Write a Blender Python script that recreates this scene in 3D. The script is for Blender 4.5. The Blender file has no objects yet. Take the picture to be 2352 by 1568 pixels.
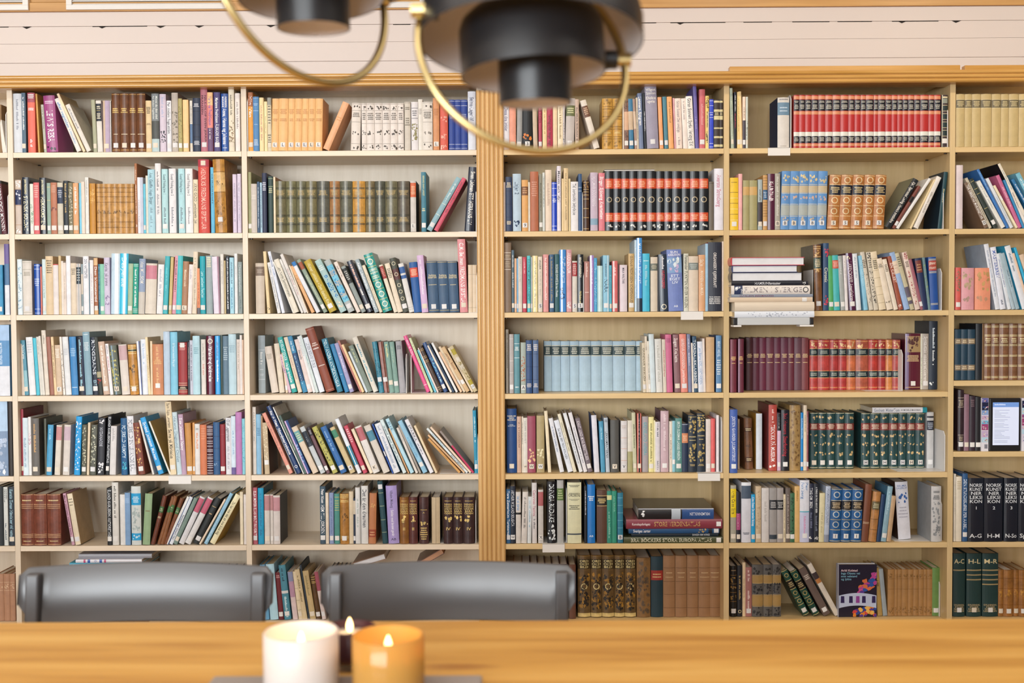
import bpy, bmesh, math, random, re
from mathutils import Vector, Matrix

C = bpy.context.scene
COL = C.collection
# ------------------------------------------------------------------ camera
FPX, CW, CH = 2500.0, 2352, 1568
YAW, PITCH, ROLL = 0.004963, -0.030477, 0.005261
CAM = Vector((0.0, -4.0, 1.25))
RM = Matrix.Rotation(YAW, 3, 'Z') @ Matrix.Rotation(PITCH, 3, 'X') @ Matrix.Rotation(ROLL, 3, 'Y')
right, fwd, up = RM.col[0], RM.col[1], RM.col[2]
cd = bpy.data.cameras.new('camera'); cam = bpy.data.objects.new('camera', cd); COL.objects.link(cam)
cd.sensor_width = 36.0; cd.lens = FPX / CW * 36.0; cd.clip_start = 0.05
m3 = Matrix((right, up, -fwd)).transposed()
cam.matrix_world = Matrix.Translation(CAM) @ m3.to_4x4()
cd.dof.use_dof = True; cd.dof.focus_distance = 4.0; cd.dof.aperture_fstop = 3.8
C.camera = cam
# ------------------------------------------------------------------ world, light, exposure
w = bpy.data.worlds.new('world'); C.world = w; w.use_nodes = True
w.node_tree.nodes['Background'].inputs[0].default_value = (1.0, 0.965, 0.93, 1)
w.node_tree.nodes['Background'].inputs[1].default_value = 0.20
C.view_settings.view_transform = 'Standard'; C.view_settings.look = 'None'
C.view_settings.exposure = -0.24; C.view_settings.gamma = 1.0
C.view_settings.use_curve_mapping = False
def area(name, loc, rot, sx, sy, power, col):
    l = bpy.data.lights.new(name, 'AREA'); l.shape = 'RECTANGLE'; l.size = sx; l.size_y = sy
    l.energy = power; l.color = col
    o = bpy.data.objects.new(name, l); COL.objects.link(o); o.location = loc; o.rotation_euler = rot
    return o
# daylight through the row of windows behind the camera (in the frames of wall_front below)
for wx in (-5.9, -4.2, -2.5, -0.8):
    area('window_daylight', (wx, -8.48, 1.75), (math.radians(90), 0, 0), 1.45, 1.7, 165, (0.90, 0.96, 1.0))
# soft unseen overhead light, added to brighten the table
area('ceiling_panel_light', (-0.2, -3.4, 2.74), (0, 0, 0), 5.5, 2.0, 78, (1.0, 0.93, 0.84))
# ceiling spots that wash the bookcase
for sx, pw in ((-2.3, 13), (-1.15, 11), (0.0, 10), (1.0, 15), (1.9, 18), (2.8, 16)):
    l = bpy.data.lights.new('ceiling_spotlight', 'SPOT'); l.energy = pw; l.color = (1.0, 0.83, 0.60)
    l.spot_size = math.radians(120); l.spot_blend = 0.8; l.shadow_soft_size = 0.035
    o = bpy.data.objects.new('ceiling_spotlight', l); COL.objects.link(o); o.location = (sx, -0.85, 2.72)
    o.rotation_euler = (math.radians(40), 0, 0)

def P(u, v, Y):
    "world point on the vertical plane y=Y seen at photo pixel (u, v)"
    d = RM @ Vector(((u - CW / 2) / FPX, 1.0, (CH / 2 - v) / FPX))
    return CAM + d * ((Y - CAM.y) / d.y)
def PZ(u, v, Z):
    d = RM @ Vector(((u - CW / 2) / FPX, 1.0, (CH / 2 - v) / FPX))
    return CAM + d * ((Z - CAM.z) / d.z)
# ------------------------------------------------------------------ helpers
def lin(c): return c / 12.92 if c <= 0.04045 else ((c + 0.055) / 1.055) ** 2.4
def hexl(h):
    h = h.lstrip('#')
    if len(h) == 3: h = ''.join(x * 2 for x in h)
    return tuple(lin(int(h[i:i + 2], 16) / 255) for i in (0, 2, 4))
def nmat(name): 
    m = bpy.data.materials.new(name); m.use_nodes = True
    return m, m.node_tree, m.node_tree.nodes['Principled BSDF']
def mat(name, col, rough=0.5, metal=0.0, spec=0.5):
    m, t, b = nmat(name)
    b.inputs['Base Color'].default_value = (*col, 1); b.inputs['Roughness'].default_value = rough
    b.inputs['Metallic'].default_value = metal; b.inputs['Specular IOR Level'].default_value = spec
    return m
def noise_node(t, scale, vec=(1, 1, 1), detail=4, coord='Object', rough=0.6):
    tc = t.nodes.new('ShaderNodeTexCoord'); mp = t.nodes.new('ShaderNodeMapping'); n = t.nodes.new('ShaderNodeTexNoise')
    mp.inputs['Scale'].default_value = vec; n.inputs['Scale'].default_value = scale
    n.inputs['Detail'].default_value = detail; n.inputs['Roughness'].default_value = rough
    t.links.new(tc.outputs[coord], mp.inputs[0]); t.links.new(mp.outputs[0], n.inputs['Vector'])
    return n
def ramp(t, src, stops):
    r = t.nodes.new('ShaderNodeValToRGB'); e = r.color_ramp.elements
    e[0].position, e[0].color = stops[0][0], (*stops[0][1], 1); e[1].position, e[1].color = stops[-1][0], (*stops[-1][1], 1)
    for p, c in stops[1:-1]:
        x = e.new(p); x.color = (*c, 1)
    t.links.new(src, r.inputs[0]); return r
def wood(name, c1, c2, vec, scale=3.0, rough=0.35, c3=None):
    m, t, b = nmat(name)
    n = noise_node(t, scale, vec, 6)
    st = [(0.32, c1), (0.68, c2)] if c3 is None else [(0.3, c3), (0.45, c1), (0.7, c2)]
    r = ramp(t, n.outputs['Fac'], st)
    t.links.new(r.outputs[0], b.inputs['Base Color']); b.inputs['Roughness'].default_value = rough
    return m
def attr_mat(name, rough, mott=None, spec=0.5, lo=0.9, hi=1.06):
    m, t, b = nmat(name)
    a = t.nodes.new('ShaderNodeAttribute'); a.attribute_name = 'Col'
    n = noise_node(t, mott or 30, (1, 1, 1), 5)
    r = ramp(t, n.outputs['Fac'], [(0.3, (lo,) * 3), (0.7, (hi,) * 3)])
    x = t.nodes.new('ShaderNodeMix'); x.data_type = 'RGBA'; x.blend_type = 'MULTIPLY'; x.inputs[0].default_value = 1.0
    t.links.new(a.outputs['Color'], x.inputs[6]); t.links.new(r.outputs[0], x.inputs[7])
    t.links.new(x.outputs[2], b.inputs['Base Color']); b.inputs['Roughness'].default_value = rough
    b.inputs['Specular IOR Level'].default_value = spec
    return m
BM = [attr_mat('book_cloth', 0.5, 40), attr_mat('book_gloss', 0.26, 12, 0.6, 0.97, 1.03),
      attr_mat('book_leather', 0.36, 55, 0.5, 0.68, 1.22), attr_mat('book_paper', 0.75, 20, 0.3, 0.92, 1.04)]

def tag(o, label=None, cat=None, group=None, kind=None):
    if label: o['label'] = label
    if cat: o['category'] = cat
    if group: o['group'] = group
    if kind: o['kind'] = kind
    return o
def empty(name, loc=(0, 0, 0), rz=0):
    o = bpy.data.objects.new(name, None); COL.objects.link(o); o.location = loc; o.rotation_euler = (0, 0, rz)
    o.empty_display_size = 0.05
    return o
class MB:
    "collects shapes; build() links them as ONE mesh object"
    def __init__(s): s.v, s.f, s.c, s.m = [], [], [], []
    def add(s, vs, fs, col=(1, 1, 1), mi=0):
        k = len(s.v); s.v += [tuple(p) for p in vs]
        for f in fs: s.f.append([i + k for i in f]); s.c.append(col); s.m.append(mi)
    def join(s, o, M=None):
        k = len(s.v); s.v += [tuple(M @ Vector(p)) for p in o.v] if M else o.v
        s.f += [[i + k for i in f] for f in o.f]; s.c += o.c; s.m += o.m
    def box(s, a, b, mi=0, col=(1, 1, 1)):
        x0, y0, z0 = a; x1, y1, z1 = b
        s.add([(x0, y0, z0), (x1, y0, z0), (x1, y1, z0), (x0, y1, z0), (x0, y0, z1), (x1, y0, z1), (x1, y1, z1), (x0, y1, z1)],
              [(0, 3, 2, 1), (4, 5, 6, 7), (0, 1, 5, 4), (1, 2, 6, 5), (2, 3, 7, 6), (3, 0, 4, 7)], col, mi)
    def lathe(s, prof, n=48, cx=0, cy=0, mi=0):
        vs = []; fs = []
        for r, z in prof:
            for i in range(n):
                a = 2 * math.pi * i / n; vs.append((cx + r * math.cos(a), cy + r * math.sin(a), z))
        for j in range(len(prof) - 1):
            for i in range(n):
                i2 = (i + 1) % n; fs.append((j * n + i, j * n + i2, (j + 1) * n + i2, (j + 1) * n + i))
        s.add(vs, fs, mi=mi)
    def tube(s, pts, r, n=10, closed=False, mi=0, rx=None):
        pts = [Vector(p) for p in pts]; vs = []; fs = []; N = len(pts); nrm = None
        for i, p in enumerate(pts):
            a = pts[i - 1] if (i or closed) else p; b = pts[(i + 1) % N] if (i < N - 1 or closed) else p
            t = (b - a).normalized()
            if nrm is None: nrm = t.orthogonal().normalized()
            nrm = (nrm - t * nrm.dot(t)).normalized(); bi = t.cross(nrm)
            for k in range(n):
                q = 2 * math.pi * k / n; vs.append(p + nrm * (r * math.cos(q)) + bi * ((rx or r) * math.sin(q)))
        for i in range(N if closed else N - 1):
            for k in range(n):
                i2 = (i + 1) % N; fs.append((i * n + k, i * n + (k + 1) % n, i2 * n + (k + 1) % n, i2 * n + k))
        if not closed: fs += [list(range(n))[::-1], [(N - 1) * n + k for k in range(n)]]
        s.add(vs, fs, mi=mi)
    def build(s, name, mats, parent=None, smooth=False, bevel=0, seg=2, loc=None):
        me = bpy.data.meshes.new(name); me.from_pydata(s.v, [], s.f)
        for m in (mats if isinstance(mats, list) else [mats]): me.materials.append(m)
        me.polygons.foreach_set('material_index', s.m)
        if isinstance(mats, list) and mats is BM:
            a = me.color_attributes.new('Col', 'FLOAT_COLOR', 'CORNER'); buf = []
            for f, c in zip(s.f, s.c): buf += [c[0], c[1], c[2], 1.0] * len(f)
            a.data.foreach_set('color', buf)
        if smooth: me.polygons.foreach_set('use_smooth', [True] * len(s.f))
        me.update()
        o = bpy.data.objects.new(name, me); COL.objects.link(o)
        if parent: o.parent = parent
        if loc is not None: o.location = loc
        if bevel:
            b = o.modifiers.new('bevel', 'BEVEL'); b.width = bevel; b.segments = seg; b.limit_method = 'ANGLE'
        return o
def struct(o): o['kind'] = 'structure'; return o
# ------------------------------------------------------------------ lettering
GLY = {}
def load_glyphs(chars):
    cu = bpy.data.curves.new('glyphs', 'FONT'); cu.resolution_u = 2; ob = bpy.data.objects.new('glyphs', cu); COL.objects.link(ob)
    cu.offset = 0.012
    def shape(body):
        cu.body = body; bpy.context.view_layer.update()
        e = ob.evaluated_get(bpy.context.evaluated_depsgraph_get()); me = e.to_mesh()
        r = ([(v.co.x, v.co.y) for v in me.vertices], [list(p.vertices) for p in me.polygons]); e.to_mesh_clear()
        return r
    mx = lambda r: max(v[0] for v in r[0])
    wI = mx(shape('I'))
    for ch in sorted(chars):
        if ch == ' ': continue
        g = shape(ch)
        if g[1]: GLY[ch] = (g[0], g[1], mx(shape(ch + 'I')) - wI)
    bpy.data.objects.remove(ob); bpy.data.curves.remove(cu)
def text_tris(s):
    x = 0; V = []; F = []
    for ch in s:
        g = GLY.get(ch)
        if g is None or ch == ' ': x += 0.32; continue
        k = len(V); V += [(a + x, b) for a, b in g[0]]; F += [[i + k for i in f] for f in g[1]]; x += g[2]
    return V, F, x
DATA = '''
@A1
-9 14 241 8c6c44 0
6 9 247 ece4da -16
@B1
31 20 216 d3d9e2 -2|v#8a90a0 .1-.6
51 9.5 214 4f6a80 -2|v#fff .06-.65|s
65 17 214 e8705f -3|b0-.16#b05464|l#fff .02-.1 3|l#fff .25-.3 2|v#fff .78-.9
88 4 216 d0a055 -7
101.5 6 241 b9bdb0 -8|v .05-.5|s
108 26 221 a04a85 -9 G|t#fff .26-.82:LEWIS RESA|l#e8d0e8 .09-.15 2|x#201020 .9-.95
177 11 229 e8e4e0 -52|t#2f86c4 .07-.55:efter regntiden|v#8fb4d8 .58-.85
191 6 217 f0dcb8 -61
200 11 243 e0dcd4 -50|v#8a8a98 .08-.5
215 8.5 230 a9ab90 -6|s
224.5 12 232 e2ded8 -5|b.06-.4#1c2230|l#e8e0c8 .1-.17 2|l#e8d070 .19-.2 1|l#e8e0c8 .24-.36 4
238 15 232 b8a6c0 -4|w0-.35#d0b8a0|s
253.8 2 232 e0e0e0 0
=258,277,298,315.5/336 215.5 6e4428 0 K|r#c9a060 .02,.97|l#e8c878 .25-.34 3|l#f0e0c0 .69-.71 1|s
336 13 232 e0c79c 0|l#50402c .12-.26 5|l#80664a .44-.48 2|s
349.5 17 216 7c8488 0|b.47-.78#4a4e4c|b.78-1#b9cfd2|t#e8ece8 .04-.44:Per Anders Fogelström/Minns du den stad|s
368 14.5 217 d4c8d8 0|v#a8b4d8 .06-.4|x#40404c .62-.84
384 10.5 232 e4e6ec 0|t#40404c .03-.65:Per Anders Fogelström|s
395.5 14.5 214 bdb3a8 0|x#7c7468 .3-.92|s
410.5 9 227 b0a468 -2|x#8c8450 .1-.8|s
421 13 230 f0cb92 -2|s
437 6 232 dcd8d0 -3|b.46-.9#5878a0|v .1-.44|s
444 17 226 23304a -2|l#d8dce8 .1-.17 3|r#101828 .25,.5,.73|l#d8dce8 .8-.88 4
462 15.5 205 b8707e -4|t#401828 .1-.92:FRANZEN/NILS-OLOF SVEN JERRING|s
477.5 12.5 213 e88a80 -3|b0-.22#f8c890|b.6-1#6a4a70|t#6a50a0 .06-.56:Marianne Fredriksson|v#fff .6-.82
492 15 213 50487e -3|t#fff .09-.88:Marianne Fredriksson ÄLSKADE BARN|s
509 16 216 1c50a0 -3 G|t#fff .05-.24:MARIANNE/FREDRIKSSON|t#fff .26-.88:Anna, Hanna og Johanna|l#d8e4f4 .93-.95 1
526 13 205 e6ddc8 -3|x#8a7050 .5-.92|v#706858 .1-.42|s
541 11 215 eee6e2 -1|v#8a8484 .15-.6
@C1
571 11 213 e8a040 0|b0-.24#a86840|t#fff .05-.85:Min Vän|s
582 13.5 223 4f86bc 0|r#a8c8e8 .03,.26|l#a8c8e8 .12-.17 2|l#a8c8e8 .5-.52 1|l#c8dcf0 .78-.9 5
596.5 10 225 f0dca8 0|v#c08070 .15-.8
607.5 7 234 f6e3b0 0|v#b8a070 .3-.65
615 9 225 d8cdb0 0|b0-.14#9a9a90|l#50483c .14-.5 7|l#50483c .68-.86 4|s
=623.5,639,661,676,692.5,707,723/740 227.5 f0bd80 2|l#c88c50 .2-.3 5|l#c88c50 .38-.44 2|s:L
742 16 239 eeb488 46|l#d89860 .3-.4 2
=805.6/827 238 e4dcd4 3|r#a09890 .02,.16,.4,.86|x#504840 .06-.13|l#605850 .2-.3 3|x#504840 .6-.68|x#504840 .89-.97
=831,843,861,879,897,914/928 238 e4dcd6 0|r#a09890 .02,.16,.43,.86|x#504840 .06-.13|l#605850 .2-.36 4|x#504840 .58-.67|x#504840 .89-.97
929.5 14 235 d0c8bc 0|r#90887c .02|l#706858 .1-.17 2|l#706858 .32-.5 4
945 15.5 235 e2dfe2 0|r#40404c .13,.34|l#606068 .17-.3 3|x#8a8450 .42-.82
961 10 229 e6e2da 0|l#a8a098 .18-.3 4
971 23 235 e2dcd4 0|r#a09890 .02,.17,.42,.84|x#504840 .06-.13|l#605850 .2-.35 4|x#908880 .6-.68|x#504840 .88-.95
995 14.5 226 d69566 0|l#b87848 .2-.34 4|s:L
1011 18 233 d9604e 0|x#f0b0a0 .32-.42|x#f0b0a0 .68-.78|x#f0c0b0 .86-.97
=1031,1045,1059/1074 230 1f3f95 0|r#c0c8e0 .03,.12,.89,.97|l#a8b4d8 .28-.38 3
1075 18 211 d9e0ee -1|t#50546c .1-.5:Selma Lagerlöf|v#a0a8c0 .1-.4
@D1
1155 13.5 238 e6e4ec 0|t#50507c .1-.6:Dessa dina bröder|s
1170 15 241 e8a088 0|s
1186 12 243 9fa0a0 2|s
1199 25 238 0b1118 0|x#e08030 .65-.8|s:3
1225 10 240 cdb8a0 -3
1237 7.5 243 b84860 0|t#701828 .1-.4:R SICEN|s
1246 10 243 f0d8a8 0|v#c0a060 .1-.65
1256.5 13 243 b83855 0|t#501020 .2-.9:Vandringslyktan hänger högt
1270 10 243 eed6b0 0
1281 12 240 f3e4c6 0|v#907840 .08-.75
1293 4.5 240 c8c0c0 0|x#404048 .4-.9
1298 20 227 c4bcb8 3|b.14-.35#6a7048|l#e0e0b0 .18-.3 3|s
1321 8.5 229 cdb4a4 1|v#504038 .16-.82|s
1364 14 233 e4dcd0 -32|b.12-.35#6f4a35|l#e0c0a0 .15-.3 4
=1383,1407/1429 227.5 c99a48 0 K|r#8a6428 .16,.21,.36,.41,.56,.61,.76,.8|x#a07830 .02-.12|l#f0d890 .66-.7 2|x#a07830 .84-.96
1430 3 229 e8dccc 0
1433.5 10 229 8a6858 0|b.25-.62#d8b090|x#5a4038 .02-.24|x#5a4038 .64-.85|s
1445 10.5 228 3d7ba2 -3|b.25-.62#d0b89c|s
1457.5 6 228 a88c80 -5|b.25-.6#d8c0a8|s
1463 4.5 225 cfc4b0 -3|v#605040 .2-.8
1468 10 215 7484a6 -4.5|t#fff .06-.58:Lennart Sjögren
1480 6 214 1a202c -5|v#e0e0e8 .34-.68
1486 27 196 9b97ac -6|h#f4f0ea .05-.16:Vilgot/Sjöman|h#f4f0ea .18-.29:Dolce/qvis|s
1515 9 224 f0a872 -5|s
1526 9 223 4a8294 -5|s
1536 11.5 223 f3b070 -5|v#a87840 .1-.5
1549 3.5 226 e0a8b0 -4
1553 14.5 227 f1dfd4 -4|t#8c8084 .05-.68:Göran Sonnevi Det omöjliga|v#a8a0a0 .78-.92
1569 11 227 efe4dc -5|v#a8a0a0 .06-.42
1580.5 15 222 f3eee8 -6|t#34343c .04-.95:Göran Sonnevi Språk Verktyg Eld
1597 8 198 6a62a8 -6|v#a09cd0 .5-.7
1606 13 206 d06a70 -3|v#e8b0b0 .25-.6|s
1620 8 221 ecd079 -2|x#4a4020 .02-.24|x#4a4020 .66-.9|v#605020 .3-.6
1629 9.5 229 2f48cc 0|r#d8dcf8 .03,.13,.27,.37,.9,.97|l#d8dcf8 .3-.33 1
=1639.5,1653/1660 230 38302e 0|b.02-.06#d9cfa0|b.2-.25#d9cfa0|b.33-.41#d9cfa0|b.57-.6#d9cfa0|b.75-.79#d9cfa0|b.92-.97#d9cfa0|l#d9cfa0 .26-.32 2
@E1
1679 6.5 203 b8c4b0 -3.5|v#8c988c .1-.8|s
1686 5 212 1c2030 -2|v#fff .06-.34|v#e04050 .38-.64
1693 6.5 212 f0cf88 -2.5|v#c09c60 .1-.7|s
1699 6 211 f4d8a0 -3|s
1705.5 6.5 223 f2d9c4 -2|b.46-1#4a4450|v .2-.42|s
1713 4.5 223 d0d8d0 2|x#404048 .45-.85|s
1785.5 27 225 d9d4ce 0|c#12284c|b.1-.35#6a8aa4|l#808088 .02-.06 1|l#c8d8e8 .17-.3 2|l#b0a8a0 .95-.98 1
=1822.5,1835,1849,1863.5,1879,1895,1911.5,1930,1948,1962.5,1976,1988,2006,2016,2033,2047.5,2060.6,2072.5,2085,2099,2113,2132,2145/2160 219 b83030 0 G|b.02-.08#d8906a|b.09-.3#161a24|l#c8c4b8 .11-.15 2|l#c8c4b8 .18-.27 3|b.31-.37#d8906a|b.7-.78#e0e0d8|b.78-.91#161a24|l#c8c4b8 .8-.88 4|b.92-.97#d8906a
2162 13.5 219 3a2c30 0|b.03-.06#d8cda8|b.07-.16#8c9488|b.21-.3#1c3030|r#d8cda8 .2,.31,.36,.47,.52,.63,.68,.79,.84|b.37-.46#1c3030|b.53-.62#1c3030|b.69-.78#1c3030|w0-.15#b0ac98|s
@F1
=2195,2215,2231.5,2252,2277,2298,2316,2339/2360 217 c8b27e 0|b.11-.26#6a6048|l#d8c898 .13-.24 4|r#e8d8a8 .105,.265
@A2
-8 13 416 1a1618 -2
4 12 416 5a1c28 -14|t#fff .1-.95:MORD OCH MINNEN
@B2
36.5 14 414 cbbcb0 0|b.18-.46#1c2c58|x#fff .02-.15|x#e0e4f0 .2-.35|r#b08860 .17,.47,.83|x#fff .86-.98
53 16 408 1f2838 -1.5 G|t#e8dca0 .04-.3:JAN FRIDEGÅRD|t#f0e8c0 .33-.95:SVENSK SOLDAT
70 8 423 dfe3d8 -2|x#70a080 .4-.8|s
78.5 13 420 d9656a -2|l#f0c0b8 .05-.3 6|s
92.5 15.5 409 1c222c -1.5 G|t#e8e0b0 .04-.3:JAN FRIDEGÅRD|t#f4ecc8 .34-.86:HEMKOMSTEN|s
109 8.5 421 8fa89c -1|r#e0d090 .08,.34|s
118 14 420 b9775a -2|l#d8a890 .05-.2 4|x#7a4a48 .45-.55|s
133 13 420 ccc6b4 -1|b.09-.41#243450|l#c8d0e0 .14-.3 4|s
147 11 416 1e2830 -1|v#d8b878 .05-.6|s
158.5 10 420 7a7458 -1|x#e8e4d0 .05-.88|s
169 12.5 421 dfa878 -2|v#fff .06-.6|s
183 5 421 7cc8e6 -4
188 8 418 e3d6c8 -1
197 8 408 e6e6e2 0|v#a0a0a0 .05-.45|s
207 13.5 422 c58a30 0|x#e0b060 .1-.4
=223,234,246,258.5,272,284,298/309.5 423 c4965a 0 K|r#8a6030 .08,.17,.26,.37,.77,.88|x#80603c .53-.6
311 5.5 376 a5683c -2|v#f0dcc8 .08-.24|v#f4e4d4 .3-.72|x#f0e0d0 .87-.91
317 6.5 408 eeeaf0 -2|v#a8a0b0 .4-.8
323 7 408 c4cadc -1.5
330.5 5 423 66c4de -2.5|s
336 5 404 dcdcd0 -3
341 16 390 a8d2e0 -5|t#486878 .05-.55:Axel Gauffin Hugo Birger|v#7898a8 .6-.92
358 13 376 e6e4e6 -5|v#707078 .12-.4|v#8c8c94 .44-.72
373 14 389 b4dde2 -2.5|t#3c5864 .08-.4:Gustaf Fröding brev 1|v#687c88 .6-.88|s
389.5 16 388 e8e6ea -3|t#505058 .08-.42:Gustaf Fröding brev 2|v#808088 .6-.88
411 14.5 388 b0dce4 -3|t#3c5864 .08-.4:Gustaf Fröding brev 1|v#687c88 .6-.88|s
427 17 388 ebebed -4|t#606068 .08-.42:Gustaf Fröding brev 2|v#909098 .6-.88
445 11 413 e6d6b8 -1|t#505048 .07-.82:ARNE GADD Landskapets ljus
457 25 367 d04a40 -3|t#f4c8b8 .12-.95:HENRIKS FREDMANS EPISTLAR|b0-.1#b03848|s@.05
485 8.5 385 5fb8e0 -4|v#20506c .1-.55
495 27 367 b98438 -7 K|b.18-.44#d9b070|x#80602c .3-.35|r#8a6020 .17,.45|x#a07028 .5-.95|s@.82
535.5 9 401 d8cae0 -2|v#a8a0b8 .15-.8
546 8.5 400 d8cce0 -2.5|v#b0a8c0 .15-.8
@C2
568 7.5 396 9a9a70 -1|s
577 14 423 cdc4bc -2|l#e8e0d8 .22-.32 3
591.5 5.5 418 3a5878 0|v#e0ecf4 .1-.9
598 5 420 a8c8dc 0|v#30506c .1-.9
603 10.5 398 1f2848 -2|l#d8dcec .15-.3 5
617 11 406 2a4440 -2|r#a8b890 .04,.18|l#c8c8a0 .2-.3 3
629 4.5 407 f3dfc0 -2|c#a06a30
=633.7,658,682,704,729,758,782,810.5,840,862,885.6,914/942 417 6f6a4c 0 K~6f6a4c,747252,706f55,77704e,55554a,a4774a,5f5f4e,c39040,7a6e50,54564a,6e6a50,5e5648|r#3c3c30 .13,.15,.32,.34,.66,.68,.83,.85|l#c8b078 .18-.28 4|l#c0a870 .71-.8 3|w.4-.55#8a8878
943 13 416 cfcac4 0|c#141414|b.04-.32#d2653c|l#f0c8a0 .1-.27 6|s:L
968 11 396 3f7f94 -3|t#d8d8a0 .06-.4:BERNARD SHAW LANDET|l#e8e0b0 .6-.66 2|s
980 14 412 8fb4c0 69|r#e8ecd8 .5,.7|v#d8e8e8 .1-.45|s
996.5 11 412 d05a70 66|v#802838 .08-.65
1066.5 22 385 1e2436 10 G|t#f0ece4 .07-.9:Sven Lidman ETT HERRANS LIV
@D2
1156.5 3.5 419 e8dcd8 0
1161.5 15 407 2d3c5c 0|l#e8dcc0 .1-.2 4|r#1c2844 .26,.5,.74|l#e8dcc0 .81-.88 3
1178 19 400 b9cfe0 0|t#203c60 .14-.36:Linjer 2|x#203c60 .82-.93
1198.5 14.5 414 dfa866 0|b.13-.3#7d5030|l#d8a878 .15-.27 3|s:9
1213.5 4 419 e9e2d4 0
1218 19 395 b56c4c 0|l#d8a088 .16-.42 7
1238 8.5 400 8a8878 0|v#50503c .16-.65|s
1246.5 5 397 d6dcd8 0|v#486058 .06-.6
1252.5 14.5 391 e8d6c2 0|v#c0a898 .2-.58
1267.5 11.5 419 1540c0 0 G|r#d0d8f8 .03,.13,.27,.9,.98|l#d8e0f8 .33-.42 3
1279.5 9 382 e6e0ea 0|t#282830 .07-.56:Maskin och Idyll
1290 6 411 e6cc9c 0
1295 10 387 e3c99c 0|v#a08858 .08-.82
1306 4.5 411 e0cc9c 0
1311 17 418 ebe9ec 0|t#585860 .04-.68:Tid bortsköts betydelse
1328.5 8 400 2f5380 0|r#c8d8e8 .24,.3
1339.5 13.5 415 4a3020 0 K|r#c8a870 .04,.18,.23,.29,.37,.56,.74,.96|x#a8804c .06-.16
1356 17 397 c5b4c6 -2|t#e8e0ec .07-.58:HJALMAR SÖDERBERG|b.79-.9#88a8c0
1375 14 398 de808c -3|t#fff .06-.8:Birger Sjöberg Kvartetten
=1390,1409,1427.5,1445.5,1464,1485.5,1507.5,1526,1544,1566,1585,1606/1627 394 14181e 0 G|b.13-.29#d0512c|l#f0b890 .16-.27 4|o#b8a888 .48|r#8c3c24 .125,.295|b.7-.85#d0512c|l#f0b890 .73-.82 3|x#d8d8d4 .9-.95
1628 11 418 6e665c 0|r#3c3830 .03
1640 21 388 e4e4f0 -2|t#c87890 .1-.62:Averste Strindberg
@E2
1676 19.5 409 f0c830 0|l#806020 .08-.1 1|r#806020 .28,.49,.7|r#f8e8a0 .39,.6,.81|s
1696 8.5 400 f0b4b4 0
1706 14.5 415 a7a070 0|b.13-.3#d0a868
1721 18 415 a7a070 0|b.13-.3#d0a868
1740.5 10 413 aab8ba 0|b.45-.9#3a3238|v#485058 .18-.42|s
1752 10 403 c99c60 0|r#8a6030 .05,.1,.15,.2,.5,.55,.6,.65,.7,.75|b.27-.45#2a5c88|l#c8d8e8 .3-.42 4|s
1763 16 400 54203a 0 G|t#fff .13-.48:KLAR TALE!|v#d0a8b8 .14-.48
1779.5 12 399 a8a498 0|v#d8d8d0 .06-.75|s:B
=1792,1812,1832.5,1854,1875.6/1897.5 394 5f93cc 4|x#e0cc98 .07-.19|b.25-.37#c4b494|r#e8dcb8 .23,.38|x#d0b0a0 .43-.5|b.58-.76#a8b0ac|r#e8dcb8 .565,.775|x#c8b8a0 .8-.88|s:B
=1899,1926,1953,1979,2004/2030 403 b87a40 7 K|r#e8cc98 .02,.18,.38,.57,.76,.97|b.19-.37#1b2030|l#e0c890 .22-.34 4|o#e8d0a0 .1,.47,.67|s:5
2032 16 416 23282c 66 G|c#6c7460|t#e8e4dc .06-.9:Kjell Bjørnstad Ludvig Hassels trettiofire
2049 8 430 7a443a 60|b.25-.38#1a1414|s
2058 8 413 e8e8e8 75
2089 5 414 e8d4a8 56
2098 12 409 e4dfd8 54|v#a09890 .3-.7
2153 9 396 14424c 15|c#0c2838|v#d8d0a0 .3-.55
@F2
2195.5 15 380 ddd0d4 0
2261 10 422 7d6654 -47|t#fff .05-.8:TOR OBRESTAD MARIONETTAR|s:0
2272 7 411 c8c0ac -56|v#605848 .08-.85
2282.5 11 414 2c3834 -57|r#c8b878 .05,.2,.3,.6,.85|s
2300 11 419 e6e6e0 -58|v#a8b0b0 .1-.6
2312 6.5 391 3d7bc4 -69|v#a8d0f0 .05-.35
2320.6 8 412 e0e6ee -57|v#a8b8c8 .3-.9
2333 6 428 f0e4c4 -52|s@.3
2339 9 405 c86a94 -52|v#f0c8d8 .2-.6
2349 5 415 3890c8 -45
2356 7 410 e8e2da -48|v#806050 .3-.6
2366 7 378 e8e0d0 -75|c#14141c|v#78a0b0 .1-.4
2384 8 414 2f78b0 -62|v#fff .1-.5
2396 12 401 7cc0d8 -64|v#fff .1-.5
@A3
-7 15 609 2f90c0 -3|s
12 11 561 6a5c98 -3|b.28-.58#5078a0|b.58-1#dde2ea
@B3
41.5 11 596 dbe8ee -2|x#88b0c8 .05-.95
53.5 21 600 dcd5cc -1.5|r#b0a898 .03,.16,.96|l#a8a090 .2-.28 4|s
80 13.5 607 1148a4 -1 G|r#b8c8e8 .03,.1,.89,.97|l#b8c8e8 .28-.44 4
94 3 613 e08070 0
98.5 8 596 cfe2e4 -1|v#88a8a8 .3-.7|s
106.5 17 589 dcc4a0 -1|l#605440 .06-.3 6
123.5 12 607 e6dedc 0|b0-.02#c04040
136 6 588 d4bc90 0
142 5 600 e6ddd4 0
146.5 6.5 604 e3d4c8 0|v#b8a898 .25-.7
153.5 10 588 ecebf0 0
164 12.5 605 dfcfb8 0|l#807460 .1-.23 4
176.5 10.5 606 d2cac4 0|b.07-.4#26303a|l#d8d8d0 .1-.35 5|w.5-.6#8098a8
187.5 4.5 607 8a9aa0 0|b.2-.6#d0c4b4|s
192.5 13 589 e8eaf0 0|t#4c5064 .05-.38:DEN HATTENTES
205 2.5 604 486878 0
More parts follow.
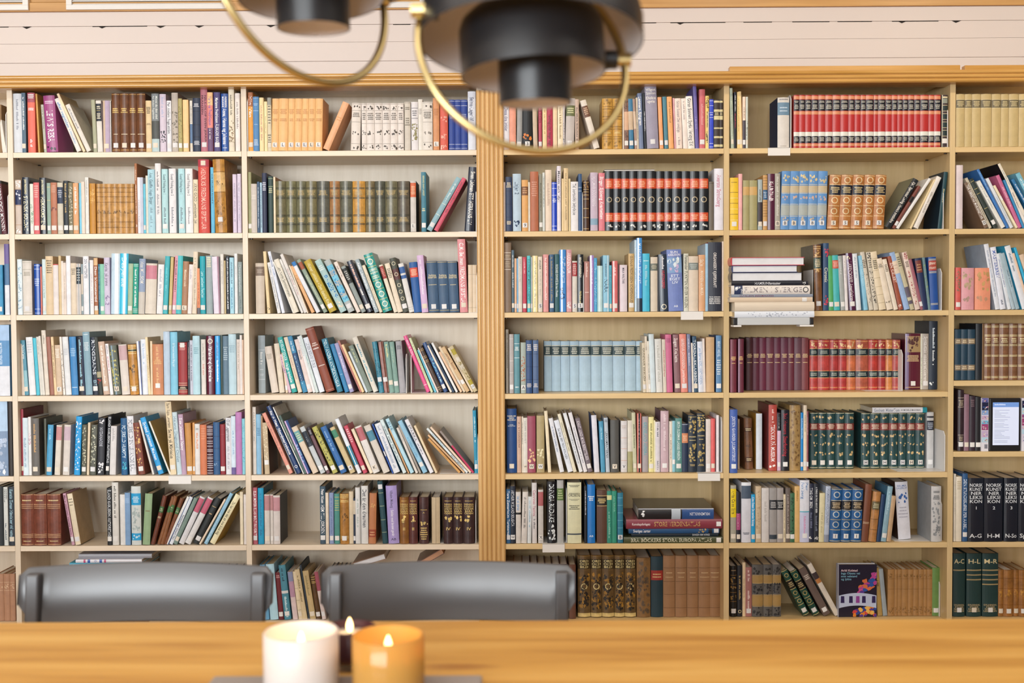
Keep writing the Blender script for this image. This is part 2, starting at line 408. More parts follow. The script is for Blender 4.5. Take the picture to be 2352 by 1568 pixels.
207.5 8.5 598 ece8ea 0|v#c0b8c0 .25-.8
217 9 593 a4623c 0|b0-.13#dcb484|t#fff .15-.78:Den blomstertid|b.9-1#d8ac78|s
227 4 607 2a6c88 0|v#a8d0e0 .05-.75
231 9.5 607 88c8b0 0|s
240.5 13 592 cdc4dc 0|t#706880 .09-.5:Kapital på prøve|x#9080a8 .65-.85
255 20 583 c4dcec 1|w.45-.85#f4f6fa
273.5 19 583 42bfe4 3 G|w.5-.75#e8f4fa|t#d8f0fa .06-.55:Desperate
293 11 606 a4bc9c 2|s
304.5 12 606 1ea08a 2|r#d8f0e8 .02,.05,.9,.93,.96|v#fff .12-.85
317.5 14.5 595 8fa0bc 2.5|b.6-1#c9c2b8|t#e8e4d8 .05-.45:Hos MILLSOM
333 25 606 dcd2c4 3|b.04-.31#c98090
359.5 14 608 e8e8ea 4|v#a0a8b8 .1-.65|s
374 11 589 3cb0bc 5.5|v#68d0d8 .2-.6|s
387 7 591 cbb478 5|s
395 9 588 d898a8 7|v#50303c .05-.62|s
403.5 13 588 44bcc4 4|s
416.5 13.5 601 a87c5c 4|t#f0dcc0 .16-.48:Människans vrede|s:L
430.5 9.5 608 efe6e2 4|v#a8a0b0 .1-.3
441 10.5 579 e2d3bd 3|v#a89880 .1-.85
453 7 617 e89468 0|v#a04828 .3-.9|b.87-1#606068
460.5 12 589 12a0b0 -2|t#b8e8ec .26-.72:Lars Landbers Familjen|s
474 15 588 98a8ac -4|l#f0e8c0 .02-.2 6
491 15.5 590 e4dcec -5|w.8-1#b08ca0
507.5 7.5 584 e0dcd4 -4|v#b8b0a8 .1-.5
515.5 4 599 c0ad80 -4
520 8 589 1c2430 -3|v#f0f4f8 .03-.92
528.5 9.5 592 a8d8ea -1.5|v#285878 .08-.45|v#3c88b0 .52-.9
539.5 7 583 e4e8ea -2|v#c0c8cc .2-.4
547.5 9.5 602 8a9898 -1|t#b8c4c4 .05-.6:Desperados|v#506060 .66-.95
@C3
588 20.5 605 cdbfae -2|b.07-.25#7a685a|l#b8a898 .12-.2 3
614 7 578 e8d2a4 -10|x#504838 .9-.94
637.5 7.5 604 e2e2e2 -24|v#8090a0 .08-.9
647.5 7 579 dfe6f4 -33|v#304878 .07-.25|v#687ca8 .28-.4
672.5 3 602 efeae0 -46
675.6 12 598 e6e0d0 -47|t#5c5848 .14-.7:Lars Norén Samtidsdramatik
692 5.5 597 e2e0dc -51|v#a8a8a8 .1-.6
698.7 8 586 dedad6 -56|v#c09090 .25-.7
705 3.5 611 e0d4c0 -42
715.6 8 613 e3ae78 -49|v#905030 .2-.4
727 10 604 e0e4ec -58|b0-.08#2878c0
744 10 599 8ea090 -63|b.05-.18#a05030|v#c8d0b0 .3-.8|s
757.5 19 602 b9a030 -60|t#e8e0a8 .06-.9:Hilmer Lundehn • Den danska filmen|s
782.5 16.5 601 a8c8c8 -60|x#3088c4 .28-.75|l#e8f0f0 .1-.2 3|x#e8d8c0 .78-.92
801 16 601 b0b8b8 -57|b.1-.2#6cc0e0|b.3-.4#7cc8e4|b.5-.62#68bce0|b.7-.8#7cc8e0|x#3090c8 .1-.8|s
820 9.5 604 e8dcd2 -54|v#806858 .08-.3
831 11 614 8f9a98 -48|b.05-.37#1e2224|l#d8d8d0 .1-.3 5|s
844 14 602 1c2234 -48 G|v#e08040 .08-.5|v#f0e0d0 .55-.75|s
861 10 598 a0b0b8 -46|t#fff .05-.95:Axel Lindström VINMONT
872 7.5 611 e3d8c0 -41|v#a09880 .2-.75
880.6 22 587 169088 -46 G|r#e0c868 .05,.22,.46,.61,.78,.95|o#f0ecd0 .135,.535,.695,.865|h#e8ecd0 .25-.35:LINNÉS/MALAREN|l#d0e0c0 .37-.43 2
905 9 610 e6dcc8 -35|b.03-.29#a03030|l#e8b0a0 .06-.25 6
914 12 607 e8dac4 -31|l#706450 .1-.3 6
926 14 595 464a40 -32|b.2-.4#5a3030|o#d8d0b0 .1,.3,.5,.62,.75|s
940 12.5 607 dcdad6 -26|b.07-.2#2f5fa0|b.24-.31#2f5fa0|r#b0b0b0 .9,.94
951 18 603 1f5aa0 -12|b.11-.3#d8503c|l#f8d0b0 .14-.27 6
969 15 587 d6b6dc -12|v#f0e4f4 .08-.7|s
=985,1009.5,1033/1055.6 601 3d5a7a -6|r#c8b070 .02,.96|h#e8d8a8 .25-.34:Selma/SKRIFTER|l#e0d0a0 .45-.47 1|s
1056.5 18 550 dd9298 -6.5|c#a02830|t#fff .05-.9:C.M. Bellman FREDMANS EPISTLAR|s
=1075.5,1085.5/1095 609 decbb0 -3|r#c0ac90 .2,.9
@D3
1158 16.5 558 84705e 0|r#f0e8d8 .145,.235,.385|l#b8a890 .17-.22 2|l#b8a890 .26-.36 4
1175.5 6 575 4f6878 0|v#f0f4f4 .08-.28|v#f0f4f4 .36-.6|s
1182 4.5 594 eab890 0|s
1187 3.5 594 7ab0d8 0|s
1190.5 9 590 dcd2c8 0|v#a8a098 .05-.45|s
1200.5 9 591 c24458 0|v#f0b8c0 .05-.3|s
1211 7.5 588 5cc4d0 0|t#183038 .06-.8:EVA STRÖM DET MÖRKA ALFABETET|s
1219.5 3.5 591 b8c0c0 0|s
1223.5 11.5 588 f2e4a8 0|w.3-.55#fbf6e0|v#282818 .06-.55|v#504820 .6-.9
1236 10 590 e2d8c8 0|v#484438 .06-.22|v#c0b8a8 .26-.7|s:S
1247.5 12.5 585 dd9a98 0|v#fbe8e4 .06-.78
1262 10.5 585 3f6284 0|v#a89468 .05-.8|s
1274 10.5 584 2f5f66 0|t#f0f4f0 .18-.74:RICKARD SWARTZ En hus i Provins
1285.5 14.5 574 4a90d8 0 G|w.25-.45#e8f2fc|x#284878 .6-.8|x#a8c8f0 .1-.55
1301 12 574 d8a0a6 0|t#fff .05-.38:AUDIENTUR|x#f8f0f0 .82-.95
1314.5 11 600 d8d2c8 0|b.03-.3#a83038|l#f0d0c8 .06-.27 6|s:S
1326 14 585 1c2228 0 G|t#e8e4d0 .05-.4:BENGT SÖDERBERGH|t#e8d888 .64-.9:Vid flodens strand|s:S
1342 12 601 b07c74 2|v#e8d0c8 .04-.3|l#e8d0c8 .6-.63 1
1355 9 587 a88ac8 2 G|w0-.4#f0ecf8|v#e0d8f0 .1-.5
1364.5 7 593 4aa4d4 2|x#b8dcf0 .05-.9
1372 12 611 b8dce0 0|w.35-.55#e8f8fa
1385 14.5 587 8cc4de 0|w.7-.85#d8ecf8|t#203c58 .42-.66:NÄRA|v#507890 .15-.38|s
1400 5 610 50b4cc 0|v#184858 .05-.6|s
1406 12.5 600 d87070 0|w.15-.4#f4e4e8|v#f8d8d8 .12-.28|s
1419 3 606 483838 0
1422.5 18 609 e0d4dc 0|t#40384c .06-.4:MIKA WALTARI|w0-.05#b05060
1443.5 13 583 ceb07c -1|t#504028 .04-.86:GUNNAR FREDRIKSSON SCHOPENHAUER|s
1457.5 5 552 c8e0f0 -3|x#3890d0 .02-.9
1462.5 12 547 4a96dc -2 G|w.15-.4#e0f0fc|t#d8ecfc .07-.62:MARGARETA RYDKVIST|b.82-1#283848
1475.5 16.5 583 46bcdc 0|l#c8f0f8 .11-.14 1|v#a8d8e8 .2-.55
1494 16 591 d8cbb8 -2|b.12-.25#6a7068|l#c8c0a8 .14-.22 3
1510.5 4 590 30343c 0
1515.5 19 585 2c3848 -3.5 G|v#f0f0f4 .04-.25|t#c83848 .28-.6:HUSTINGBREV|o#e0d8c0 .92
1535.5 34 574 6f82c0 -5|h#f0f2fa .02-.11:SUN/AXELSSON|b.13-.38#7ca0cc|x#e8f4fc .14-.25|x#d8b8dc .28-.37|h#e4ecf8 .4-.56:ETT/EGET/LIV|h#e4ecf8 .9-.94:AB
1570 11 583 d0d0c0 -2.5|t#383830 .03-.94:Fontander FLYKTEN ÖVER KÖLEN
1581.5 22 589 dacbb8 -2|b.12-.25#7d8784|l#b8c0bc .14-.23 3
1604.5 15 586 d9a67c -1|t#f0dcc4 .08-.2:Salje|t#f4e4cc .28-.72:MANNEN och MARIA
1620 6 560 9cc4e0 0|c#c8dcec
1626 31 557 262c3c 0|c#a02838|t#e8e4e0 .15-.66:ORGANISERT KJØPEKRAFT|h#f0f0f0 .78-.9:TOR W. ANDREASSEN/ESPEN EKBERG/IVER HANSEN/HELGE PHARO
1659 3 555 e8dcd0 0
@E3
1871 18 563 7a5230 -4 K|c#5a5a50|b.2-.36#4a5a50|r#d8b880 .03,.06,.18,.37|l#e0d0a8 .22-.34 5|x#d8b070 .08-.16|x#d8b070 .37-.42|x#d8b070 .88-.92|s
1890 13 559 2a4a70 -2|x#d04050 .07-.2|t#d8d8c0 .36-.58:Chronik|x#d04050 .78-.92
1903.5 11 588 52a862 -3|s
1915 14 587 44b4b8 -4|b.09-.24#c85038|l#f0c0b0 .11-.22 6|s
1931 10.5 588 a4aaa8 -8|v#d0d4d4 .06-.35|s
1941.5 7 587 e4dede -6|v#b0a8a8 .1-.4
1951 14.5 582 502040 -9 G|w.15-.3#8878a0|x#e8dcb8 .06-.11|t#e8dce0 .15-.9:LARENDORFF Amerikabreven|s
1967 11 583 dfe6ec -10|v#98a8b8 .06-.42
1984 9.5 588 88c4e0 -13|v#b8e0f0 .08-.55
1996 10 580 d4ccbc -21|l#585040 .13-.28 5|x#a09888 .3-.9
2007 10.5 580 cfc6b4 -18|x#38342c .01-.12|x#38342c .3-.92|l#585040 .13-.28 4
2019 16 580 e4d4b6 -22|r#b8a480 .12,.32,.45,.6,.74,.88|l#585040 .14-.3 5
2037 14.5 596 e6d8c4 -26|r#b0a084 .1,.18|l#585040 .11-.17 2|x#807460 .82-.87
2053 10 597 e4d8c6 -27|l#685c48 .1-.25 5
2064 10.5 590 9c5038 -26|t#f4e4dc .12-.5:EN CELEST|x#f0e0d8 .9-.95
2077 13 582 98b4dc -35|b.15-.37#e0cdb8|l#c0a898 .2-.3 2
2091 9.5 583 c4bc9c -36|l#50483c .06-.24 5|b.6-.78#605868|b.84-.9#605868
2102 11.5 581 e2cfc2 -31|x#b06060 .01-.13|x#b06060 .3-.95|l#605048 .16-.26 4
2114 8 597 9a5c68 -28|s
2117.5 14 595 223058 -17|b.04-.28#7a3a34|l#c8a070 .1-.25 3
2132 6 592 6a8890 -14|x#a8b858 .1-.9
2137.5 18 591 1f4f9c -6|b.07-.26#b04a3c|r#d8d0b0 .04,.06,.28,.3,.88,.9|h#f0e8d8 .08-.25:JENNY/FOLKET
@F3
2194 12 615 d86058 0|x#8a7860 .05-.6|s
2207.5 29 616 dca0a8 0|x#c0a888 .06-.55|x#b89888 .68-.8
2238.5 36 616 e89878 0|x#c8a068 .06-.55|x#c89878 .68-.8
2286 11 562 dfe4ee -27|c#a8b8cc|v#a8b4c8 .1-.8
2297 13 569 e2e6f2 -23|t#4060b0 .05-.5:MASTERBREV|v#606878 .85-.92
2314.5 8 584 dfe6ee -27|v#8898c0 .1-.6
2324 8 583 b0c4d0 -33
2333 9 583 a0b8c4 -35|v#607888 .3-.6
2347.5 14 567 e2e6ee -41|c#38a8d0|v#607890 .08-.4
2362 6 583 e6c8b0 -38
2371 6 570 30b0dc -43
2382 12 587 d8c0a8 -42
@A4
-14 38 747 5590c4 -1|b0-.22#a4c4e8|b.58-1#dfe2ea|t#d8e8f8 .25-.56:MORTEN SENGER
@B4 .03
42 8.5 790 dfd2c4 -3
56.5 10 782 5494ac -10|t#f4fafa .08-.34:Nobelens|b.55-.85#8cbcc8|s
68 15 775 e4e6ea -9|l#c8ccd4 .06-.28 5
84 7.5 777 4cc0d8 -9
92.5 6.5 774 d6d4cc -10|v#a8a8a0 .05-.3
99 4.5 772 dcd8d0 -11|v#a8a8a0 .1-.35
104.5 9.5 759 e0d6c8 -10|v#989080 .08-.2
115.5 9 774 a06a5a -10
125 6 774 e4caa0 -9|v#806848 .15-.7
131 12.5 793 d4bba0 -6|l#f4ece0 .07-.26 6|s:E
145 5 774 e8e2da -9|x#303030 .2-.95
151.5 13 774 e2e4e6 -9|l#c0c4cc .2-.32 4
165.5 15 774 3f88c4 -7|l#a8d0f0 .19-.34 5|l#d8ecfc .86-.88 1
182 14 774 181c28 -6|w.72-1#182848|v#a8dcf0 .05-.9|s
197 16 763 86a8b8 -8|l#e4eef4 .03-.05 1|l#e4eef4 .16-.3 6
214 12.5 775 182438 -7|t#e8f0f8 .04-.65:RINGDANS|t#b8e4f4 .74-.92:EDITION|s
226.5 10.5 775 2c3028 -13|b.6-.7#a8a080|x#d03030 .72-.8
238 14 785 ccb09c -13|v#f8f0e8 .08-.8|s
253 7.5 790 efeaec -12|v#8088a0 .03-.2|v#c88090 .25-.6
261 18 794 5c6458 -12|w.3-.5#88a0b0|x#c0b868 .05-.95|s:U
280.5 18.5 792 dcd4cc -9|b.02-.31#c8a8ac|s
300 19.5 792 c28a40 -7 K|r#f0dca0 .02,.05,.09,.14,.18,.83,.87|b.1-.135#50503c|x#70542c .4-.57|s
321 6 784 e8eaf0 -8|w.8-1#4060b0
328.5 12 780 e2e8f2 -6|v#a8c0e0 .08-.45
341 5.5 775 eed9b0 -8|v#a89870 .3-.7
346.5 4.5 784 e8d4b4 -4
351.5 24.5 791 cc8860 -3|v#e8bc80 .05-.28|l#e8bc80 .3-.4 3|v#e8bc80 .47-.78|s@.82
377 14.5 762 b8cce0 0
392.5 16.5 763 80c4e0 0|t#d8f0fa .18-.55:El Tercera mundo Blog del
410.5 20.5 787 9c3034 0|s@.05|l#e8a8a0 .05-.15 4|b.84-.9#101010|r#e8d0b0 .78,.82,.91,.95|l#e8d0b0 .85-.89 2
432 5 786 383c48 0|v#b8b0a0 .1-.7
437 7 782 c4c8d8 -2|v#302848 .08-.75
444 16 772 b4d8e4 -4|l#78a8b8 .19-.31 4
463 10.5 780 dcd6d0 -3|v#a8a098 .04-.4|v#d08878 .45-.65
475.5 18 772 58142c -3 G|w.3-.5#806078|o#f0e8d0 .09|t#fff .18-.78:Kärlek är ej bekännelse
495 11.5 772 38a0e4 -2 G|v#1c5890 .1-.4|v#f0f8fc .42-.78
507.5 5 770 384c48 0
513 12.5 772 607c90 -3|l#b0c4d0 .18-.42 7
526 17.5 768 b8d4e0 -3|l#90b0c0 .18-.31 4
544.5 8 780 dcd0c8 -1|v#b0a498 .05-.55
552 5 770 e4dedc 0
557 3.5 781 d8b8a0 0
@C4 .08
594 16 771 a4b2ba -2|r#e4ecf0 .25,.76|v#f0f4f4 .29-.5|l#e0e8ec .58-.6 1|l#d0d8dc .66-.7 2
624 16.5 797 dcd0c4 -17|l#a8a090 .16-.28 5
642 12 790 e0d4c0 -13
656 5.5 810 e4cfb4 -10|s
663 6.5 815 d8b8c8 -22|v#804870 .05-.5
671 12 776 2ba8a4 -34|t#f0fafa .05-.42:REVOLUTIONÄR|t#f8fcfc .46-.82:Helge syndade|s
685 9.5 776 e2d2bc -34|v#c09888 .25-.75
696 11 774 3888b4 -36|b.3-.8#284c78|t#d8f0f8 .08-.26:Ana Frost|v#a8d8f0 .35-.85
707.5 11 781 e2d0cc -32|t#483c40 .2-.38:Arne Lundby|s
719 6 774 e6e8ea -37|v#98b0b4 .1-.35
725.5 6.5 772 cfdcdc -39|v#58a0a0 .35-.5
734 12.5 777 e0e6f0 -38|t#788090 .1-.55:LEISER RESARE ÖVRIG
749.5 21 756 8a4632 -49|r#c8907c .03,.97|l#f0dcd0 .23-.29 2|l#f8ece4 .31-.34 1|l#f8ece4 .58-.6 1
775 13.5 780 2f7c98 -37|t#e8f8fc .02-.9:TOLV ANDRA ANTECKNINGAR
792.5 10 792 2f80b4 -35|l#a8d8f0 .62-.64 1
803.5 10 790 a4a0c8 -36|v#e0dcf0 .2-.6|s
827 5 784 b87870 -52
831.5 6 793 f0d0a0 -48
840 5.5 809 d0dce4 -41
845 12 796 7c8a80 -45|v#c8c890 .05-.35
858 12 777 e4ddd0 -49|v#2888a0 .13-.35|v#38a0b8 .42-.8
@C4 .06
871 11 786 3f88a0 -17 K|x#286078 .1-.9|s@.74
883 11.5 786 a8807c -15 K|w.55-.85#7c4838|s@.74
895 11 786 7fa298 -14|v#e8dc90 .05-.3|s@.8
906.5 11 786 7fa298 -13|v#a8bca8 .1-.4|s@.82
918 14 784 a4a2a8 -10|l#606068 .08-.16 4
980 9 773 e0508c -54 G|t#f8d0e4 .08-.35:SUAVE RIDA|r#f8f0f0 .87
989.5 6 778 d8e0b8 -51|v#90a060 .1-.8
998 5 805 70c4dc -40|v#187898 .05-.5
1004 4 800 f0dcd8 -45
1008 11 798 4c3c34 -48 K|r#b09468 .06,.09,.22,.25,.31,.34,.9,.94
1020 9.5 789 2a4c80 -50 G|x#58b8e0 .3-.6|v#a8e0f4 .6-.8|s
1034 5 795 ece2d4 -54
1039.5 5.5 792 28405c -57|x#101418 .05-.7
1047 5.5 789 eceef0 -57
1057 6 810 e8c4a4 -50
1064.5 6 798 dccbb0 -58|v#807458 .15-.4|s@.78
1071 10 800 d4b58a -58|t#7c4018 .12-.5:Laurens J Bonnet|s@.78
1083 5 801 e4d4b8 -55|v#706048 .1-.6
1088.5 10 798 cbbd98 -57|b.06-.18#b0a030|b.24-.34#d8d0c0|b.4-.5#d8d0c0|x#807028 .3-.8|b.74-.86#b0a030|s:13
@D4
1162 6.5 757 8c8478 0|v#302c28 .05-.6
1170 10 768 b4aeac -1|r#e0dcd8 .08,.45,.65|s
1181 13 768 5f94a0 1|r#e8f4f4 .16,.4|l#f0f8f8 .21-.28 3|l#f0f8f8 .88-.91 1
1196 12 787 a8b4ac 2|x#b07050 .25-.8|s:A
1208.5 14 782 2c4c7c 2|l#e8e0d8 .07-.2 4|r#1c3458 .26,.5,.74|l#e8e0d8 .81-.89 3
1224 13 782 4f6890 2|l#e8e0d8 .07-.2 4|r#384c70 .26,.5,.74|l#e8e0d8 .81-.89 3
@D4 .1
=1250,1267,1288,1309,1330,1357.5,1381,1407.5,1435,1461/1475 784 a9c4d6 0|b.1-.28#32464a|r#e8d090 .09,.29|l#d8d8c8 .12-.26 4
@D4 .02
1477 7 788 d8ccb4 -3|t#48402c .1-.85:GUNNAR EKELÖF|s
1484.5 5 773 e2d6c4 -4|v#605848 .1-.25
1489.5 5 784 dcd8cc -4|v#404038 .25-.75|s
1494.5 11.5 768 cfdee4 -5
1507 15 779 dcdcd8 -4|v#b8b8b0 .1-.8
1523 8 780 d8cfc0 -3.5|v#b86058 .2-.7
1531.5 14 769 cc6a90 -4|l#a04870 .06-.14 4
1549.5 13.5 769 8a646a -5|t#f0e4e0 .06-.48:Eugen Kvalheim|s
1564 16 768 e08a7c -4.5|t#f8e4e0 .08-.84:GORDIUS JOHANNSON Journalisten|s
1581 8 768 7c84a4 -4|v#d8dcec .08-.25|v#d8dcec .31-.55
1590 4 788 efe6da -3
1593.5 9.5 773 2f506c -4|t#f4f8fa .06-.86:TORDALSKLUBBEN|s
1604 12 785 dfe4f0 -3|t#88a8d0 .12-.85:Jens Bjørne ADELVANTVÄRDEN
1616 5 778 e8dcd4 -3
1621.5 19 775 cdaa80 -2
1644 13 771 5c88b4 -2|c#1f3f6c|t#d8e8f4 .1-.38:BENKT WEIVEL|l#e8f0f4 .42-.7 7|s
@E4 0
1677 14.5 780 6e2838 0|w.02-.25#8a5064|l#e8c080 .32-.4 3|l#e8c080 .44-.46 1
1695 13 779 66283a 0|w.02-.25#947890|l#e8c080 .32-.4 3|l#e8c080 .44-.46 1
@E4 .1
=1713.5,1729,1744,1759.5,1777.5,1793,1809.7,1824,1841/1857 776.5 60283a 0~4a2028,5c2438,6a2840,6a3444,642a40,683448,642838,684450,7c3c40|l#e8cc98 .3-.38 3|l#e8cc98 .46-.48 1
=1859,1878,1905,1925,1944,1965,1994,2016,2033.5,2049/2067.5 781 c04038 0 K~b84440,b84440,b03c3c,b84040,cc7048,b05a44,b83c34,a83434,d08448,b04c48|r#e0a868 .03,.175,.315,.62,.755,.95|b.18-.31#1d3038|l#b8c0b0 .21-.28 3|b.625-.75#1d3038|l#b8c0b0 .65-.72 2|x#f0c890 .05-.15
2078 36 767 5a1c30 0 G|w0-.22#78608c|b.06-.33#b09468|x#5a3838 .06-.33|r#e0c088 .05,.96|l#e8c898 .38-.5 5|s
2113.5 4.5 767 dcdccc 0|x#408858 .4-.95
2118 14 767 b0a8a0 0|t#f0ece8 .05-.85:Syntaktisk kobberstikkeren|s
2133 19 738 1b2a3c 0|c#1b2a3c|v#e8f0f4 .1-.65|v#a8b8c8 .1-.4|x#e8f0f4 .89-.93
@F4 .03
=2192,2207,2222/2239 757 1d3c50 2|b.18-.29#8a7860|l#e0d0b0 .2-.27 2|b.7-.81#8a7860|l#e0d0b0 .72-.79 2
2240 15 744 141c24 0
2255 4 744 7a5a38 0
=2259.7,2276,2294,2316.5,2337/2356 744 80583c 0 K|r#d8c898 .04,.06,.2,.22,.37,.39,.56,.58,.74,.76,.94,.96|l#e8d8a8 .25-.34 3
@A5 .01
-14 34 922 7c94b4 -3|b0-.4#b4d0ec|x#b8c8e0 .45-.9|x#fff .93-.97
21 9 923 2c2420 -2
@B5 .02
44.5 6 940 a03848 -2|c#701018|s
53 13 960 d4e4ec -1.5|v#88a8c0 .35-.85
66.5 6.5 958 e4e4e4 -1|x#d0a0b0 .25-.5
73 18.5 961 66625e 0|v#d8a868 .1-.58|s
103 5 962 505448 0
106 13 976 4a9cc8 4|c#1a4060|v#a8d8f0 .06-.3|s
125 12.5 977 dcd4c8 5|b.03-.3#c88c8c|s
144 15 976 d8d0c8 4|b.04-.31#c8b0bc|s
170 13.5 957 1f9ce0 5|x#f0f8fc .05-.95
187 11 976 585848 2|x#d0ccb0 .02-.85|s
199 5.5 971 ddccb0 3
206 14 976 585a50 4|x#d0d0b8 .02-.82|s
222.5 16.5 960 2a2c34 3|x#f0f0f4 .04-.12|t#c8ccd8 .17-.5:NVIDANACOE|x#f4f4f8 .78-.97
242 8.5 955 181c24 6|t#e8ecf0 .02-.8:ÉLAND KARLSSON AUTORETAG|s
251.5 14 979 dcd8d8 3|v#a8a4a4 .05-.3
279 14 961 1a5888 -3|t#e0f0fa .12-.7:PC JERSILD HUMPTY|x#48c0d8 .75-.95
298 15 956 dfe0e6 -7|t#606874 .06-.94:PC JERSILD EN LEVANDE SJÄL
318 15.5 972 7a3c2c -14|x#e0b468 .05-.85|s
350 4.5 966 dedad4 -32
364.5 12.5 961 2a9ee0 -43|t#fff .08-.75:Eyvind Johnson Molnen|s
389 4 969 e4e0d6 -48|c#a08848
391.5 14 923 e4d0ac -13|t#605038 .02-.36:Barn Kajsa Levertann|t#282418 .38-.78:Selma på Mårbacka|s
407 11 947 c0d4dc -12|t#7c98a8 .06-.8:Helena Dagsund Ordet
418 11 952 b698b0 -9.5|t#fff .06-.6:Elsie Johansson Nancy
429.5 14 972 c48c48 -6|s
443.5 4.5 971 dca060 -4|s
448.5 11.5 974 dfdcda -2.5|v#e08850 .18-.5|l#808080 .08-.12 2
460.5 15 976 d07850 -2.5|l#e09870 .05-.3 5
476 14.5 976 3c1424 -3|r#f0e8f0 .03,.06,.1,.13,.17,.2,.26,.33,.37,.43,.5,.53,.6,.65,.68,.73,.78,.82,.86,.92,.97
491 14.5 970 2c5888 -2.5|r#1c3c64 .27,.5,.73|x#80a0c0 .78-.85
506.5 11.5 975 8c2430 -2.5|r#a84048 .2|s
519.5 12.5 960 dcdde4 -4|t#585864 .03-.42:Olof Lagercrantz|v#b0b0bc .5-.9
532 10 956 cfe0ee -3|b.88-1#6a5c98|v#88b0d0 .25-.65
542.5 14 947 b87cb4 -3
557 6.5 962 88ccdc -1|x#40a8c8 .05-.9
@C5 .02
581 8 935 dcd4cc -2.5|v#807870 .08-.5
589.5 11 952 88b8d8 -1|l#507ca0 .22-.36 5
600.5 4 955 a08060 0|x#40583c .2-.9
608 11.5 971 c4b090 -6|c#3a2c20|x#f0e4c8 .05-.8|s@.77
664.5 9.5 951 e39a88 -63|v#a86858 .15-.7|s
679 2.5 978 8a9090 -48
682.5 11 935 1e3c6c -71 G|t#fff .07-.3:Kal A Næs|t#fff .33-.72:Nordmarksboka|o#fff .9
696 2.5 936 e6e6e2 -70
699 6.5 956 4c6460 -60|v#c8d0b8 .08-.6
705.5 9 968 2a4a88 -53|w0-.4#d8b8e0|x#a8d8f8 .4-.8
719 14.5 983 dccab4 -50|b.1-.33#6aa4a8|l#e8e4b0 .13-.3 4
737 12 983 c4ccd0 -49|b.1-.42#1c2838|v#e0e8ec .2-.4|s
751 8 983 6c4c54 -47|b0-.18#282430|l#b0a8b0 .06-.15 4|s
765 12.5 983 b8b460 -49|x#504c28 .03-.92|s
783.5 15 983 2f68a8 -48|v#90b8e0 .1-.55|s
805 12.5 984 cdb98c -48|b.06-.22#3f8468|s:4
822 9.5 964 e2e8f2 -53|b.5-.85#2f8cac|w.4-.6#f0f8fc
835 10 980 c44860 -46|l#f0c8c8 .06-.35 7|s
850 7.5 987 ecdcc0 -44
858 16 982 e0dcd8 -43|b.03-.3#b86870|s:K
881 16.5 980 d6cfc4 -46|b.12-.32#4c88a0
901 3 975 2858b0 -47|b.55-.65#e8e8f0
905 15.5 975 e2e4ea -45|c#1a6c98|v#90a0b8 .05-.9
926 8.5 966 d4e4e6 -54|t#48686c .1-.8:Ibland med Pärlan mor
937 3.5 985 d0a070 -45
943 9 964 b4dcec -58|t#205880 .05-.25:EU:SI
955 6 984 dcd4cc -45|v#a8a8a8 .1-.3
963 5 978 a09890 -49
972 11.5 969 90c0dc -59|v#58a0c8 .3-.7|s@.84
988 9.5 966 e4e4ec -59|t#181820 .1-.4:SPARKA|v#505060 .45-.65
1000 5.5 979 e8d4b0 -50
1054 7 1010 d4a05c -72|v#b07838 .35-.6
1065 5 1001 e8bf94 -83|v#a07858 .2-.7
1071 6.5 986 dfe8ea -92|t#58a8c8 .12-.52:SISTE GJERDET|t#284858 .6-.92:SISTE JOMFRUEN
1079 6 983 f0d8c0 -92
1085 6 992 968a84 -76|b.35-1#c03860
1090 8 943 2490b4 -5|v#d8f4f8 .1-.5|v#f0fafc .8-.92|s
@D5 .03
1164 23 939 164480 0|h#e8e0c8 .1-.19:BOKEN OM/SAN/MICHELE|h#c8d0d8 .24-.28:AXEL/MUNTHE|s
1187.5 10 957 d0ae98 -1.5|v#806050 .1-.55
1198.5 3.5 957 e4dac8 0|v#403c30 .1-.5
1202 9.5 960 dfdad0 -2|v#a0a098 .06-.45|s:W
1211.5 19 956 9c4c60 -2|x#e8c090 .57-.82|s:W
1232.5 18 955 b09f74 -2|x#f0e8c0 .57-.75|s:W
1258.5 7.5 944 eadcbc -9
1286 10 962 e2e4ea -26.5|v#8090b0 .15-.62
1304.5 12 967 e2e8f2 -33|t#40505c .16-.75:Eva Willén BREV FRÅN ROSLAGEN
1317 8 952 e2dcc4 -37|v#a09c80 .15-.65
1330.5 8.5 950 dfe2e6 -38|v#9098a8 .25-.85
1340.5 9 949 e4e2e6 -36|v#8c8c9c .25-.85
1350.5 11 962 786c74 -30|t#e4dce0 .05-.78:KNUT LUND MINE BERETTELSER|s
1365 12 954 dcdce6 -7.5|c#1c4c84
1380 10 968 4c98bc -5|v#a8d8ec .1-.35
1391.5 9 960 b8c4d0 -5|t#202830 .25-.74:LEKKAMRATERNA|l#606878 .03-.08 3
1402 19.5 965 52524f -2|s:V
1426 14 967 d8d4d4 -2.5|r#d0a088 .33,.54,.77|l#c8b8b0 .08-.15 2|s:V
1441 12 966 dcd6c8 -2|b.6-1#a8a474
1454 8.5 948 c8c8a8 -3.5|v#585840 .17-.6|s
1463.5 9.5 950 d87c70 -3|w.3-.7#281c20|v#f0e0e0 .08-.6|s
1475 13.5 957 a8a0a4 -2.5|t#48a8b0 .1-.7:GRENSELAND AURORA
1489.5 12 958 ebe2a0 -2|v#807c48 .12-.8|s
1502 3 966 f0eac0 0
1505 11 969 d8d2d8 -1|v#606068 .04-.3|v#808088 .78-.95
1517 18.5 944 c8acb4 -1.5|c#6a4a60|v#e8d8dc .05-.65|s
1537 7 968 e8dccc 0|v#806850 .25-.75
1544 6.5 967 8cc4d4 0|s@.8
1551 15 961 5a908c -1|t#e8f4f0 .06-.78:BRITA OLDEMAR LÄGGES PÅSKÖN|s
1566 14 973 20304c 0|b.2-.4#d08860|l#f0c8a8 .24-.36 3|r#c0c8d8 .02
